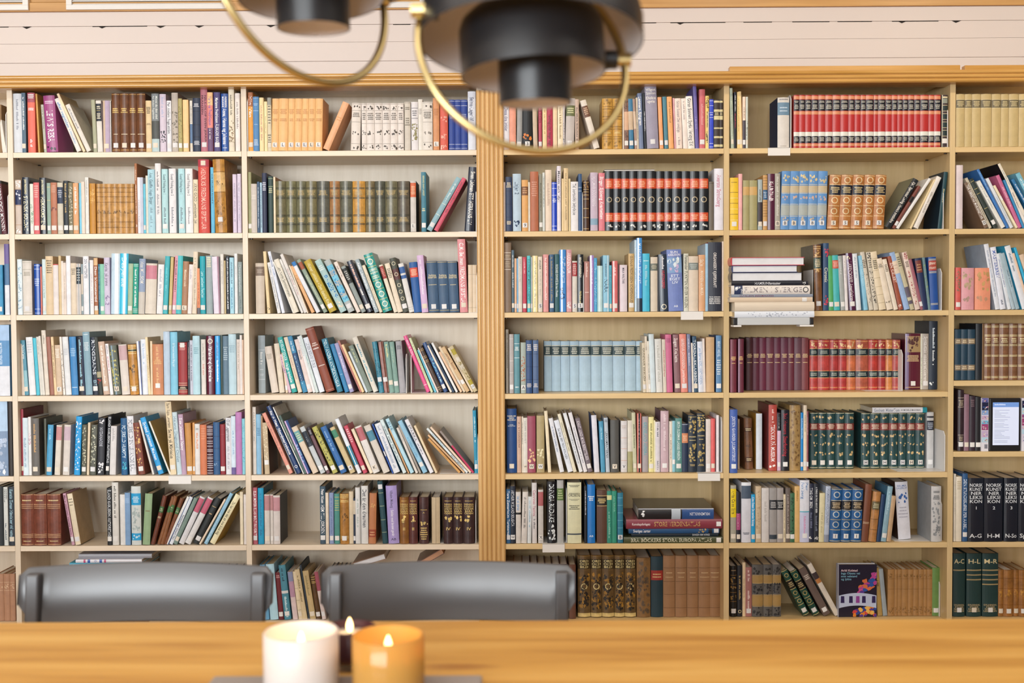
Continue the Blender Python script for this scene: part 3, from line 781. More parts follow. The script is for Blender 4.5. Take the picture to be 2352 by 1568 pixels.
1580.5 19.5 954 1e2a38 0|x#b8a060 .02-.32|r#c8b070 .03,.12|h#e0cc90 .36-.4:STRINDBERG|l#e0cc90 .43-.45 1|x#b8a060 .5-.84|l#c0a870 .86-.9 2
1600.5 19 950 1e2a38 1|x#b8a060 .02-.32|r#c8b070 .03,.12|h#e0cc90 .36-.4:STRINDBERG|l#e0cc90 .43-.45 1|x#b8a060 .5-.84|l#c0a870 .86-.9 2
1621 11 963 dcd2cc 1|s
1632.5 9.5 962 e06464 1|s
1645 6 954 e8e4e8 0
@E5 0
1676 17.5 941 4260ac 0|t#e8ecf8 .11-.82:JOSTEIN GAARDER JULEMYSTERIET|s
@E5 .09
1694.5 4 963 c0a890 0|v#503828 .1-.7
1711 18.5 961 7c5438 -3 K|b.18-.27#5a3a28|l#e0cca0 .19-.25 2|b.76-.86#5a3a28|l#e0cca0 .78-.84 2|x#5a4030 .45-.57
1736 14 950 dfe6ee -1|c#c08a30
@E5 .05
1765 19 930 b84c42 -2|c#702828|t#fff .3-.86:TEKNIKK PÅ MUSEUM|v#f0d0c8 .07-.26|x#f4f0ec .92-.95
1785 8 950 d8b8d0 -1|b0-.3#14161e|v#fff .06-.26|s
1794 18 942 1a1c28 -1 G|t#a02838 .05-.4:Bok Hvassere|t#b83040 .43-.76:Etterfordring|s
1813 25 931 a58654 -1 K|x#806038 .05-.95
1838.5 6 948 1c88d0 0|v#d8f0fc .1-.45|s
1845 7.5 931 e4d4bc 1|v#a09070 .15-.4|s
1852.5 4 945 8a5058 0|v#d0b0b0 .1-.4|s
@E5 .1
=1858.7,1879,1898,1918.5,1939.5/1961 948 24484a 0 K|b.19-.31#8c3c34|l#e8d8c0 .2-.29 4|r#d8d0a8 .01,.98|x#e0c088 .06-.12|x#e0c088 .38-.44|x#e0c088 .53-.59|x#e0c088 .7-.76|s
=1977,1998,2021,2041,2062.5,2082,2102/2123 949 24484a 0 K|b.18-.31#8c3c34|l#e8d8c0 .2-.29 4|r#d8d0a8 .01,.98|x#e0c088 .06-.12|x#e0c088 .38-.44|x#e0c088 .53-.59|x#e0c088 .7-.76|s:H
2128 15.5 947 c8c8c8 0|b.07-.1#1c2030|b.15-.32#1c2438|l#b8c0d0 .18-.3 4|s
@F5 .02
2199 14 896 34242a 0 K|r#b0a090 .13,.28,.74,.86|l#b8a890 .16-.26 4|l#b8a890 .76-.84 3|s
2213.5 11.5 906 8c6a78 0|s
2226 13 910 30222e 0|l#806870 .06-.2 4|s
2239.5 13 912 14141a 0|s
@A6 .01
-8 17 1117 1c2428 0
10 9.5 1119 d8dcd8 -4|t#384048 .03-.35:URSULA LE/HAINISH|v#405868 .62-.9
21.5 13 1118 2a3440 -2|t#a8d0e0 .04-.88:Kerstin Ekman Händelser vid vatten|s
@B6 .01
=49.5,78.5,109.5/141.7 1135 7a4232 0 K|r#c8a078 .01,.2,.235,.27,.78,.81,.84,.98|l#f0d8a0 .1-.14 1|l#f0d8a0 .9-.925 1
165 7 1134 c89cb0 -21|t#602848 .03-.8:Mally Johnson Havets barn|s
173.5 12.5 1135 e6d8bc -20|c#c0a47c|l#807860 .08-.25 3|s
247 11 1121 181c20 -4.5|t#e8ecf0 .03-.85:ÉLAND KARLSSON AUTORETAG|s
259 14.5 1108 dcdad4 -2.5|v#606058 .06-.55|s
277 11.5 1136 e2e2e0 0
288 12.5 1132 7ca0c8 -3|l#a0c0e0 .1-.2 4
303 22 1117 d0d6d4 0|c#b8c0b8|b.12-.32#1ea0d8|l#d8f0fa .17-.28 4|b.8-.92#1ea0d8|x#b0c0c0 .35-.78|x#d8f0fa .82-.9
327.5 17 1134 94b088 6|c#3c4c38|l#80704c .32-.36 1
346 10 1140 6c3c2c 28 K|b.22-.34#3c6c40|l#d8d0b0 .25-.32 2|l#d8c8a8 .42-.46 2
361 8 1142 8a5a38 33 K|b.2-.33#3f7040
368 9 1141 8a5a38 31 K|b.18-.33#3f7040|l#d8d0b0 .22-.3 2
376 9 1146 7a4a30 38 K|b.2-.34#3c6c40|l#d8d0b0 .24-.31 2
380 8 1143 e6e6e4 50|w.8-1#2c5090
389 8.5 1143 dfe6f0 47|c#1c3c70|t#302c3c .38-.9:Forvandlinger Edvard Hals
398 10 1146 7a9088 48|s
411 13 1144 dcdce0 49|b.03-.32#c06078|s
425 14.5 1146 dcdcdc 53|b.03-.34#c06078|s
444 15 1147 22282a 52|l#d0b080 .18-.2 1|l#d0b080 .33-.36 1|s
457 5 1148 e8d4bc 58
468.5 9 1135 90c0dc 60|v#d8ecf8 .4-.95
482 14 1139 ece4bc 60|c#b08c20|t#484428 .15-.82:Du har inte rätt att inte älska mig
552 7 1130 e8dcc0 0
560.5 6 1136 e4dcd8 0
@C6 .015
581.5 10.5 1120 b05c68 -2|t#fff .06-.9:ELSA MEYER ELIAS BOLT FAVORITER|s
593.5 13 1121 1a98c4 0|c#14607c|v#1870a0 .1-.85
608 12.5 1136 d6d0ca 0|b.02-.32#b88488|s
621.5 6.5 1136 d6d0ca 0|b.02-.32#b88488|s
628.5 15.5 1138 d8d0cc 0|b.04-.32#c08c94|c#141c28|s
735.5 13 1117 3c5464 -2|t#fff .05-.29:Peter Nilson|t#fff .32-.82:HEM TILL JORDEN|s
748.5 7 1132 e6d8c4 -2
757 10 1132 8a9cc4 -3|v#6078a8 .1-.8|s
768.5 12 1134 4c9088 -1.5|r#d8c070 .07,.33|l#b8b870 .12-.3 4|s
781.5 20.5 1134 b07c3c -1 K|r#f0d890 .02,.05,.08,.13,.16,.85,.88|x#705028 .4-.55|s
802.5 9.5 1129 dcccb0 -1.5
812 5 1145 283448 0|b.05-.35#d0c4b0|s
817 10.5 1120 dcdcdc -1|v#a8b8b0 .2-.7
830.5 15.5 1116 dcdcda 0|t#383c48 .06-.72:Det är den draumen
846.5 16.5 1133 bb7a50 2|b.72-.87#a04830|x#e0b070 .2-.3|l#e0b080 .75-.85 2
879 12 1105 1c4650 -13|s@.09|r#a8b890 .19,.4,.62,.82
892.5 25 1116 a898d0 -7|t#504468 .08-.38:Vilhelm Moberg|t#f4f0fa .42-.87:Soldat med brutet gevär|h#504468 .9-.95:AB
=918.5,939.5/960 1142 6c4428 0 K~8a5c2c,5c3230|l#e0c070 .07-.09 1|h#e8cc80 .13-.37:SVENSKA/FOLKETS/UNDER/BARA/ÖDEN|x#e8cc80 .4-.54|h#e8cc80 .64-.72:II
963 22 1142 4a3030 0 K|l#e0c070 .26-.28 1|h#e0c070 .31-.35:A|x#e8cc80 .47-.6|l#e8cc80 .64-.92 6
992 19 1142 c8b494 0|c#201c28|w.48-.55#a08c6c
=1019,1041,1064/1091 1142 3c282a 0 K|l#e0c070 .07-.09 1|h#e8cc80 .13-.37:SVENSKA/FOLKETS/UNDER/BARA/ÖDEN|x#e8cc80 .4-.54|h#e8cc80 .64-.72:IV
@D6 .01
1163 9.5 1124 2a6090 0|t#fff .03-.85:Tore Zetterholm Turisterna|s
1172 12 1117 1c2638 0|t#e8ecf4 .07-.7:ARTHUR WIELAND SOLGATA|s:W
1185 11.5 1130 d8d2cc 1|b.4-.44#181818|t#6098d0 .07-.36:Vad på hjärtat
1197 13 1130 dcd6d0 3|v#807c78 .08-.7
1211 9 1141 dce2e4 2|v#90b8d0 .08-.65
1222 11 1109 dcd8d8 2.5|t#c07888 .12-.56:Cathrines Festival|v#504850 .6-.75
1236 12 1125 ccc8c4 2|b.04-.3#b06064|s:X
1257 20 1106 141820 0 G|t#e8f0f4 .04-.66:DUNGA RUDAKE|x#e8f0f4 .7-.95
1279.5 15 1103 b0b0ae 0|b.13-.32#5c7840|l#d0d8a8 .15-.3 4
1303 32.5 1108 dedcb8 0|c#1c5060|l#606050 .04-.08 2|l#8a8a70 .17-.19 1|h#484838 .18-.24:ORDBOG|l#8a8a70 .27-.3 2|l#606050 .37-.45 3|b.84-.86#203048
1342 6 1117 1c2028 0|v#e0e4f0 .08-.5
1349 18 1113 1d78c8 0 G|l#d8ecfc .19-.28 3|h#d8ecfc .86-.9:AB
1370.5 24 1126 5c4034 1|b.12-.28#28241e|r#e0c888 .105,.295|l#e0c888 .15-.25 3
1394 11 1128 2f8c78 1.5|b.08-.17#d8d8a0|v#90c8b8 .4-.9
1405.5 11 1128 2f9078 1.5|v#70b8a0 .1-.4
1418 13 1132 2a7894 2|r#78b8cc .1,.25,.4,.55,.7|s:B
@E6 .01
1677.5 13 1115 a8a494 0|b.06-.56#ecd020|t#302c18 .09-.5:Anita Calos Ezra|s
1691 9.5 1131 1c1c28 0|b.42-.75#a84878|v#f8e0ec .44-.72|s
1702.5 22 1108 d8dae4 0|b0-.055#e4e8ee|b.055-.27#48586c|l#404858 .83-.87 2
1725 9 1136 1ea0d8 1|t#fff .05-.66:Aline Knaus De norske Selskap|s
1735 13 1117 cdb898 0|x#b8a080 .05-.85|s
1749 17 1121 d6d2d0 0|v#b8b4b0 .25-.6
1767 17 1121 a09c9a 0|b.22-.4#20242c|l#c8c8c8 .25-.37 4|b.86-.94#303c48
1784.5 14.5 1121 a8a2a0 0|b.22-.4#181c20|l#c8c8c8 .25-.37 4|s
1799 5 1136 e6d8b8 0|v#807450 .1-.9
1804 11 1121 685e58 1|v#a89c94 .12-.85|s
1814 11 1133 3c6c4c 1|x#182c20 .05-.95|s
1824.5 12 1117 dcb474 1|v#a88044 .06-.3
1836.5 22 1103 c8cce8 2|b0-.5#dfe2ec|b.5-.515#40b0c8|t#4880b8 .03-.3:Fuhlberg/Per|v#d898c0 .58-.9|s
1857 11 1111 242a40 2.5|t#f0f4f8 .07-.42:TING OM IBSEN|v#8088a8 .48-.75|x#f0f0f0 .9-.95
1868.5 12 1111 1e2430 3|t#e8ecf0 .06-.5:A THING OR TWO ABOUT IBSEN|v#8088a0 .55-.8|x#f0f0f0 .9-.95
1879.5 12.5 1133 e0d8b0 3|v#c0b890 .4-.8
1892 11 1117 b8c4d8 5|t#7c88a0 .04-.7:HAMSUN HÖJDEPUNKT|b.87-1#9098ac
=1904,1930,1953/1978 1123 1f5a94 5 K|b.23-.39#16141a|l#e0c8a0 .25-.37 4|o#c8ccc8 .11,.48,.67|r#c8b888 .01,.22,.4,.58,.77,.98|s:1
1978 15 1113 7a4832 10|r#d8c0a0 .66,.68
1994 18 1130 b8824c 12 K|b.2-.35#6a6040|l#e0d8b0 .23-.33 3|r#80582c .19,.36,.55,.76
2013 9 1136 1c3c64 12
2023 12 1118 8cb0c0 16|c#4c7c9c|v#c0dce8 .1-.5|s
2036 10 1140 c4a480 12
2138 23 1117 c8c8c8 0|c#a8acb0|l#404448 .08-.12 2|l#404448 .16-.24 3|x#909498 .25-.95
@E6 .05
2063 29 1107 dfe0ea -8|c#402820|h#607cb0 .05-.13:SELMA/LAGERLÖF|x#3868b0 .18-.4|l#a8a8b8 .42-.64 4
@F6 .01
2190 4.5 1089 e0d8c8 0|v#a8a090 .15-.6
2195 13 1095 e6dcc8 0|l#b8a888 .06-.2 5
2209.5 12 1088 2c5888 0|t#e8f0f8 .08-.82:DEN STUNDESLØSE PER AABEL|s
2222.5 36 1098 161e2c 0 G|h#e0e4e8 .08-.4:NORSK/KUNST/NER/LEKSI/KON|h#e0e4e8 .44-.5:1|h#e0e4e8 .87-.95:A-G
2259.5 43 1098 161e2c 0 G|h#e0e4e8 .08-.4:NORSK/KUNST/NER/LEKSI/KON|h#e0e4e8 .44-.5:2|h#e0e4e8 .87-.95:H-M
2305 32 1098 161e2c 0 G|h#e0e4e8 .08-.4:NORSK/KUNST/NER/LEKSI/KON|h#e0e4e8 .44-.5:3|h#e0e4e8 .87-.95:N-So
2338 36 1098 161e2c 0 G|h#e0e4e8 .08-.4:NORSK/KUNST/NER/LEKSI/KON|h#e0e4e8 .44-.5:4|h#e0e4e8 .87-.95:Sp-Å
@A7 .05
=-6,10,24/36 1318 b88a6c 0|r#d8b898 .18,.35|x#d8b898 .22-.32
@B7 .05 H
=346,364,382,400,418,436,454,472,490,508,526/544 1313 4a2c20 0|l#c0a060 .2-.3 3
@C7 .05
607 12 1297 6aa8d0 -11
621 19 1296 b4dcec -11|v#88b0c8 .1-.4
641 11 1315 6c2028 -9|l#d8a0a0 .05-.12 2|s
653.5 15.5 1298 4c8ca0 -14|b.47-.52#dcdcdc|v#184050 .06-.3|v#d8ecf0 .58-.95|s
673 11.5 1314 dcc8c8 -13|b0-.2#8890b0|b.2-.53#b890a8
686 9 1313 e4d4b4 -14|r#b8a888 .35,.6,.8|s
695 11.5 1309 d8c49c -19|v#807048 .12-.65
708 4 1298 2c3844 -20
712.5 13.5 1312 c8b080 -18|v#908050 .1-.5|s
727 11 1321 5c4024 -15 K|r#d8b870 .05,.1,.15,.18,.86|s
740 9 1314 dcccc8 -19|b0-.4#a05060|s
@C7 .06 H
=756,766,776,786/796 1310 3c2c28 0
@D7 .05 H
=1163,1181,1199,1218,1235,1252,1268,1286/1304 1296 603828 0~a07048,d0b088,4c2c20,503024,583428,503024,4c2c20,583428
1307 15.5 1297 6a4434 0
@D7 .07
=1327,1357,1383,1411,1435/1461 1275 6a5230 0 K|r#a07830 .01|b.06-.22#3c3018|h#e8d898 .07-.21:ORD/OCH/BILD|x#a87c30 .28-.45|o#e8d898 .5|x#a87c30 .58-.85|x#282420 .3-.9|b.93-.99#d8c080
1462 32 1281 86643c 0 K|x#605040 .05-.95
1495 27.5 1278 1c3844 0|b.23-.39#a03028|l#e0c890 .27-.36 2
=1523,1551,1578,1604,1633/1658 1276 9c7450 0|r#6c4c30 .2,.42,.63,.85|l#e0c498 .27-.29 1|l#d0b488 .34-.36 1
@E7 .07
1676.5 15.5 1300 1a1818 0 K|r#8a6838 .18,.35,.52,.7,.87|x#a88448 .22-.32|x#a88448 .4-.48|x#a88448 .56-.66|l#a8906c .07-.1 1|s
1693 11.5 1299 1a1c24 0|v#b89c60 .2-.65|o#e0d0a0 .9
1705 7 1292 e6cda8 0|v#b89870 .3-.65
1712 14.5 1303 a8706c 0|v#f0dcd8 .06-.28|v#f0dcd8 .45-.88|s
=1727,1752.5,1774/1794 1297 5c5a58 0|b.21-.35#a88850|r#d8b878 .2,.355,.58,.8|b.59-.79#a88850|x#282828 .06-.19|x#28282c .36-.56|x#28282c .82-.98
1845 17 1313 1f4c40 -52 K|r#c8b478 .01,.22,.41,.6,.76,.98|b.23-.4#181410|l#d8c490 .26-.37 3|o#c8b070 .11,.5,.68|s
1868 18 1314 1f4c40 -54 K|r#c8b478 .01,.22,.41,.6,.76,.98|b.23-.4#181410|l#d8c490 .26-.37 3|o#c8b070 .11,.5,.68|s
1892 19 1309 6a5a54 -58|l#e0d4c8 .14-.24 3|s
1918 13 1298 e0d8cc -65|b.17-.29#3c3034|b.29-.37#c08048|s
2016 11 1305 b89858 -9|v#50402c .26-.4
2028 10 1307 a0acb4 -10
=2038.5,2054,2062,2071,2085,2097,2109.5,2121,2129/2141 1308 b08450 0|r#906838 .2,.42|x#8a6434 .1-.18|x#906a3c .8-.95
2142 5 1308 8c4c58 0|s
2147.5 17 1304 6c9450 0|s
@F7 .06
2188 28 1271 1c3c3c 0|h#e0d0a0 .08-.17:A-C|b.255-.275#a89468|h#c8b488 .8-.93:GYLDENDAL/STORE/NORSKE/LEKSIKON|s
2219 34 1271 1c3c3c 0|h#e0d0a0 .08-.17:H-L|b.255-.275#a89468|b.33-.35#a89468|b.405-.425#a89468|h#c8b488 .8-.93:GYLDENDAL/STORE/NORSKE/LEKSIKON|s
2255 37 1271 1c3c3c 0|h#e0d0a0 .08-.17:M-R|b.255-.275#a89468|b.33-.35#a89468|b.405-.425#a89468|b.48-.5#a89468|h#c8b488 .8-.93:GYLDENDAL/STORE/NORSKE/LEKSIKON|s
=2292,2304,2327,2339/2359 1309 a06c34 0 K|r#80501c .18,.4,.75|x#c8903c .42-.58|s
'''
# ------------------------------------------------------------------ shelves: heights and bays
ROWZ = [0.5795 + 1.25, 0.2814 + 1.25, -0.0155 + 1.25, -0.3147 + 1.25, -0.6118 + 1.25, -0.8715 + 1.25, 0.085]
FZ = {3: P(2270, 874, 0).z, 4: P(2270, 1037, 0).z}
def shelf_z(bay, row): return FZ[row] if bay == 'F' and row in FZ else ROWZ[row]
UX = [-2.725, -1.8653, -1.0069, -0.1454, -0.0484, 0.7581, 1.5824, 2.44]; UT = 0.0198; ST = 0.019; DEP = 0.262
BAYX = {'A': (-2.705, -1.8653), 'B': (-1.8455, -1.0069), 'C': (-0.9871, -0.1454), 'D': (-0.0484, 0.7581), 'E': (0.7779, 1.5824), 'F': (1.6022, 2.42)}
BAYN = {'A': 'left-edge bay', 'B': 'leftmost full bay', 'C': 'bay left of post', 'D': 'bay right of post', 'E': 'rightmost full bay', 'F': 'right-edge bay'}
ROWN = ['top shelf', 'second shelf', 'third shelf', 'fourth shelf', 'fifth shelf', 'sixth shelf', 'bottom shelf']
ORD = 'first second third fourth fifth sixth seventh eighth ninth tenth eleventh twelfth thirteenth fourteenth fifteenth sixteenth seventeenth eighteenth nineteenth twentieth'.split()
def ordn(n):
    if n <= 20: return ORD[n - 1]
    t = {2: 'twenty', 3: 'thirty', 4: 'forty'}[n // 10]
    return t + '-' + ORD[n % 10 - 1] if n % 10 else {3: 'thirtieth', 4: 'fortieth'}[n // 10]
NUM = 'zero one two three four five six seven eight nine ten eleven twelve thirteen fourteen fifteen sixteen seventeen eighteen nineteen twenty twenty-one twenty-two twenty-three'.split()
def cname(hx):
    import colorsys
    r, g, b = (int(hx[i:i + 2], 16) / 255 for i in (0, 2, 4)); h, s, v = colorsys.rgb_to_hsv(r, g, b); h *= 360
    if s < 0.14:
        return 'black' if v < .2 else 'charcoal' if v < .4 else 'grey' if v < .7 else 'light grey' if v < .82 else 'white'
    if v < .22 : return 'black'
    if h < 14 or h >= 345:
        if s < .3 and v > .75: return 'pale pink'
        return 'maroon' if v < .48 else 'rose' if s < .5 else 'brick red' if h > 5 and v < .75 else 'red'
    if h < 45:
        if s < .32: return 'cream' if v > .83 else 'beige' if v > .65 else 'taupe' if v > .42 else 'dark brown'
        if v < .36: return 'dark brown'
        if v < .62: return 'brown'
        return 'tan' if v < .84 else 'peach' if s < .55 else 'orange'
    if h < 70: return ('cream' if v > .85 else 'beige') if s < .3 else 'olive' if v < .72 else 'yellow'
    if h < 165: return 'dark green' if v < .42 else 'sage green' if s < .3 else 'green'
    if h < 195: return 'dark teal' if v < .42 else 'pale aqua' if s < .25 else 'turquoise' if v > .66 else 'teal'
    if h < 245: return 'navy' if v < .46 else 'pale blue' if s < .33 and v > .7 else 'slate blue' if s < .42 else 'blue'
    if h < 290: return 'dark purple' if v < .42 else 'lilac' if v > .7 else 'purple'
    return 'plum' if v < .45 else 'mauve' if s < .3 else 'magenta' if v < .7 else 'pink'

def parse_cmds(s):
    out = []
    for c in s.split('|'):
        c = c.strip()
        if not c: continue
        txt = None
        if ':' in c: c, txt = c.split(':', 1)
        m = re.match(r'^([a-zA-Z])(@[\d.]+)?(?:([\d.]+)-([\d.]+))?(#[0-9a-f]+)?\s*(.*)$', c)
        k, at, a, b, col, rest = m.groups(); rest = rest.strip()
        lst = None; n = None
        if a is None and rest:
            p = rest.split()
            q = re.match(r'^([\d.]+)-([\d.]+)$', p[0])
            if q: a, b = q.groups(); n = int(p[1]) if len(p) > 1 else None
            else: lst = [float(x) for x in p[0].split(',')]
        out.append(dict(k=k, at=float(at[1:]) if at else None, a=float(a) if a else None, b=float(b) if b else None, col=col, txt=txt, lst=lst, n=n))
    return out
def mulc(c, f): return tuple(max(0.0, min(1.0, x * f)) for x in c)

def book_geo(t, h, D, hx, cmds, kind, rnd, boardhx=None):
    "cover, page block and sticker of one book; x = thickness, y = depth from the spine, z = height"
    cov, pag, stk = MB(), MB(), MB()
    col = hexl(hx); bcol = hexl(boardhx) if boardhx else col
    hard = t > 0.013 or kind in 'KG'
    mi = {'K': 2, 'G': 1}.get(kind, 0)
    if kind == '' and not hard and rnd.random() < .4: mi = 1
    bul = min(.007, .2 * t) if kind == 'K' else min(.005, .13 * t) if hard else .0007
    b = .0022 if hard else .0007
    ins = .003 if hard else .0004
    yb = lambda u: -bul * (1 - (2 * u - 1) ** 2)
    N = 6
    pts = [(0, D), (0, 0)] + [(t * i / N, yb(i / N)) for i in range(1, N)] + [(t, 0), (t, D), (t - b, D), (t - b, b), (b, b), (b, D)]
    n = len(pts); vs = [(x, y, 0) for x, y in pts] + [(x, y, h) for x, y in pts]
    for i in range(n):
        j = (i + 1) % n
        cov.f.append([i, j, n + j, n + i]); cov.c.append(col if 1 <= i <= N else bcol); cov.m.append(mi)
    cov.v = vs
    # caps: boards and spine as separate quads/ngon so the U stays clean
    L = len(pts)
    def cap(ids):
        cov.f.append([i for i in ids][::-1]); cov.c.append(bcol); cov.m.append(mi)
        cov.f.append([n + i for i in ids]); cov.c.append(bcol); cov.m.append(mi)
    cap([0, 1, L - 2, L - 1]); cap([N + 1, N + 2, L - 4, L - 3]); cap([1] + list(range(2, N + 2)) + [L - 3, L - 2])
    pg = hexl(rnd.choice(['ded2ba', 'e4dccc', 'd4c4a6', 'e6e0d6', 'cdbb98', 'b9a688']))
    pag.box((b, b, ins), (t - b, D - ins, h - ins), 3, pg)
    off = [0.0003]
    def strip(z0, z1, u0, u1, c, m=mi, tgt=cov, o=None):
        if o is None: off[0] += .00003; o = off[0]
        k = max(1, int(math.ceil((u1 - u0) * 6))); P_ = []
        for i in range(k + 1):
            u = u0 + (u1 - u0) * i / k
            P_ += [(u * t, yb(u) - o, z0), (u * t, yb(u) - o, z1)]
        tgt.add(P_, [(2 * i, 2 * i + 2, 2 * i + 3, 2 * i + 1) for i in range(k)], c, m)
    def put(V, F, fn, c, m, tgt, o):
        tgt.add([(lambda x, z: (x, yb(min(1, max(0, x / t))) - o, z))(*fn(p)) for p in V], F, c, m)
    lum = .2126 * col[0] + .7152 * col[1] + .0722 * col[2]
    dflt = (.72, .68, .58) if lum < .22 else tuple(x * .28 for x in col)
    for q in cmds:
        k = q['k']; c = hexl(q['col']) if q['col'] else dflt
        a, bb = q['a'], q['b']
        if k == 'c': continue
        if k == 'b': strip(h * (1 - bb), h * (1 - a), 0, 1, c, mi)
        elif k == 'w': strip(0, h, a, bb, c)
        elif k == 'r':
            for f in q['lst']:
                e = .0011 if kind == 'K' else .0008
                strip(h * (1 - f) - e, h * (1 - f) + e, .03, .97, c)
        elif k == 'o':
            off[0] += .00003
            for f in (q['lst'] or [.5]):
                R = min(.33 * t, .012); r = R * .72; V = []; M = 16
                for i in range(M):
                    x, y = math.cos(2 * math.pi * i / M), math.sin(2 * math.pi * i / M); V += [(R * x, R * y), (r * x, r * y)]
                put(V, [(2 * i, 2 * i + 1, (2 * i + 3) % (2 * M), (2 * i + 2) % (2 * M)) for i in range(M)],
                    lambda p: (t / 2 + p[0], h * (1 - f) + p[1]), c, mi, cov, off[0])
        elif k == 'x':
            off[0] += .00003; ah = (bb - a) * h
            for i in range(max(4, min(40, int(ah * t * .3 / max(1e-6, (.16 * t) ** 2))))):
                s = t * rnd.uniform(.07, .17); x = rnd.uniform(.14, .86) * t; z = h * (1 - bb) + rnd.uniform(.04, .96) * ah
                M = 5; ph = rnd.random() * 6
                V = [(s * rnd.uniform(.5, 1.1) * math.cos(ph + 6.283 * j / M), s * rnd.uniform(.6, 1.5) * math.sin(ph + 6.283 * j / M)) for j in range(M)]
                put(V, [list(range(M))], lambda p: (min(t * .97, max(t * .03, x + p[0])), min(h, max(0, z + p[1]))), mulc(c, rnd.uniform(.8, 1.15)), mi, cov, off[0] + i * 2e-6)
        elif k == 'v':
            off[0] += .00003; s = min(.34 * t, .008); z = h * (1 - a); ze = h * (1 - bb)
            ux = t * .5 - s / 2
            while z > ze:
                if rnd.random() < .14: z -= s * .6; continue
                wd = s * rnd.uniform(.3, .5); hh = s * rnd.choice((.62, .62, .7, 1, 1))
                cov_v = [(ux, z), (ux + hh, z), (ux + hh, z - wd), (ux, z - wd)]
                put(cov_v, [(0, 3, 2, 1)], lambda p: p, c, mi, cov, off[0]); z -= wd + s * .22
        elif k == 'l':
            off[0] += .00003; nn = q['n'] or 3; lh = (bb - a) * h / nn; th = min(lh * .62, .0042)
            for i in range(nn):
                zc = h * (1 - a) - lh * (i + .5); W = t * rnd.uniform(.5, .78); x = t / 2 - W / 2; xe = x + W
                while x < xe:
                    wd = th * rnd.uniform(.5, .95)
                    put([(x, zc - th / 2), (min(xe, x + wd), zc - th / 2), (min(xe, x + wd), zc + th / 2), (x, zc + th / 2)], [(0, 1, 2, 3)], lambda p: p, c, mi, cov, off[0]); x += wd + th * .25
        elif k in 'th':
            off[0] += .00003; lines = q['txt'].split('/'); nl = len(lines)
            for i, sl in enumerate(lines):
                V, F, W = text_tris(sl)
                if not F: continue
                if k == 't':
                    Lz = (bb - a) * h; cell = t * .86 / nl; s = min(cell * (.95 if nl == 1 else .9), Lz / W * 1.45); sx = Lz / W
                    sx = min(sx, s * 1.7)
                    xc = t * .5 + (nl / 2 - i - .5) * cell * -1 if nl > 1 else t * .5
                    x0 = xc - s * .34
                    put(V, F, lambda p: (x0 + p[1] * s, h * (1 - a) - p[0] * sx), c, mi, cov, off[0])
                else:
                    lh = (bb - a) * h / nl; s = min(lh * 1.12, t * .84 / W * 1.5); sx = min(t * .84 / W, s * 1.25)
                    zc = h * (1 - a) - lh * (i + .5) - s * .34
                    put(V, F, lambda p: (t / 2 + (p[0] - W / 2) * sx, zc + p[1] * s), c, mi, cov, off[0])
        elif k == 's':
            sh = .017; zc = h * (1 - q['at']) if q['at'] is not None else .07 * h + sh / 2
            uw = min(.82, .017 / t); u0 = .5 - uw / 2
            if t < .012: u0, uw = .04, .92
            strip(zc - sh / 2, zc + sh / 2, u0, u0 + uw, hexl(rnd.choice(['e8e6e2', 'e2e2e4', 'e6dccb', 'ececec'])), 3, stk, .0011)
            if q['txt']:
                V, F, W = text_tris(q['txt']); s = min(.016, uw * t * .8 / W)
                put(V, F, lambda p: (t * (u0 + uw / 2) + (p[0] - W / 2) * s, zc - s * .34 + p[1] * s), (.03, .03, .05), 3, stk, .0013)
    return cov, pag, stk

ITEMS = []
def read_data():
    bay = row = None; d = .008; hid = False
    for ln in DATA.strip().split('\n'):
        if ln[0] == '@':
            p = ln[1:].split(); bay, row = p[0][0], int(p[0][1]) - 1; hid = 'H' in p[1:]
            d = next((float(x) for x in p[1:] if x != 'H'), .008); continue
        hd, _, dc = ln.partition('|')
        p = hd.split(); setid = None
        kind = ''; cols = None; lean = 0.0
        if p[0][0] == '=':
            st, en = p[0][1:].split('/'); st = [float(x) for x in st.split(',')]; en = float(en)
            spans = [(x, (st[i + 1] if i + 1 < len(st) else en) - x) for i, x in enumerate(st)]
            top, hx, rest = float(p[1]), p[2], p[3:]; setid = (bay, row, st[0])
        else:
            spans = [(float(p[0]), float(p[1]))]; top, hx, rest = float(p[2]), p[3], p[4:]
        for r in rest:
            if re.match(r'^-?[\d.]+', r):
                if '~' in r: r, cl = r.split('~'); cols = cl.split(',')
                lean = float(r)
            else:
                if '~' in r: r, cl = r.split('~'); cols = cl.split(',')
                kind = r
        cm = parse_cmds(dc) if dc else []
        bd = next((c['col'].lstrip('#') for c in cm if c['k'] == 'c'), None)
        for i, (x, wpx) in enumerate(spans):
            ITEMS.append(dict(bay=bay, row=row, d=d, x=x, w=wpx, top=top, hx=cols[i % len(cols)] if cols else hx, lean=lean, kind=kind, cm=cm,
                              bd=bd, set=setid, si=i, sn=len(spans), hid=hid))
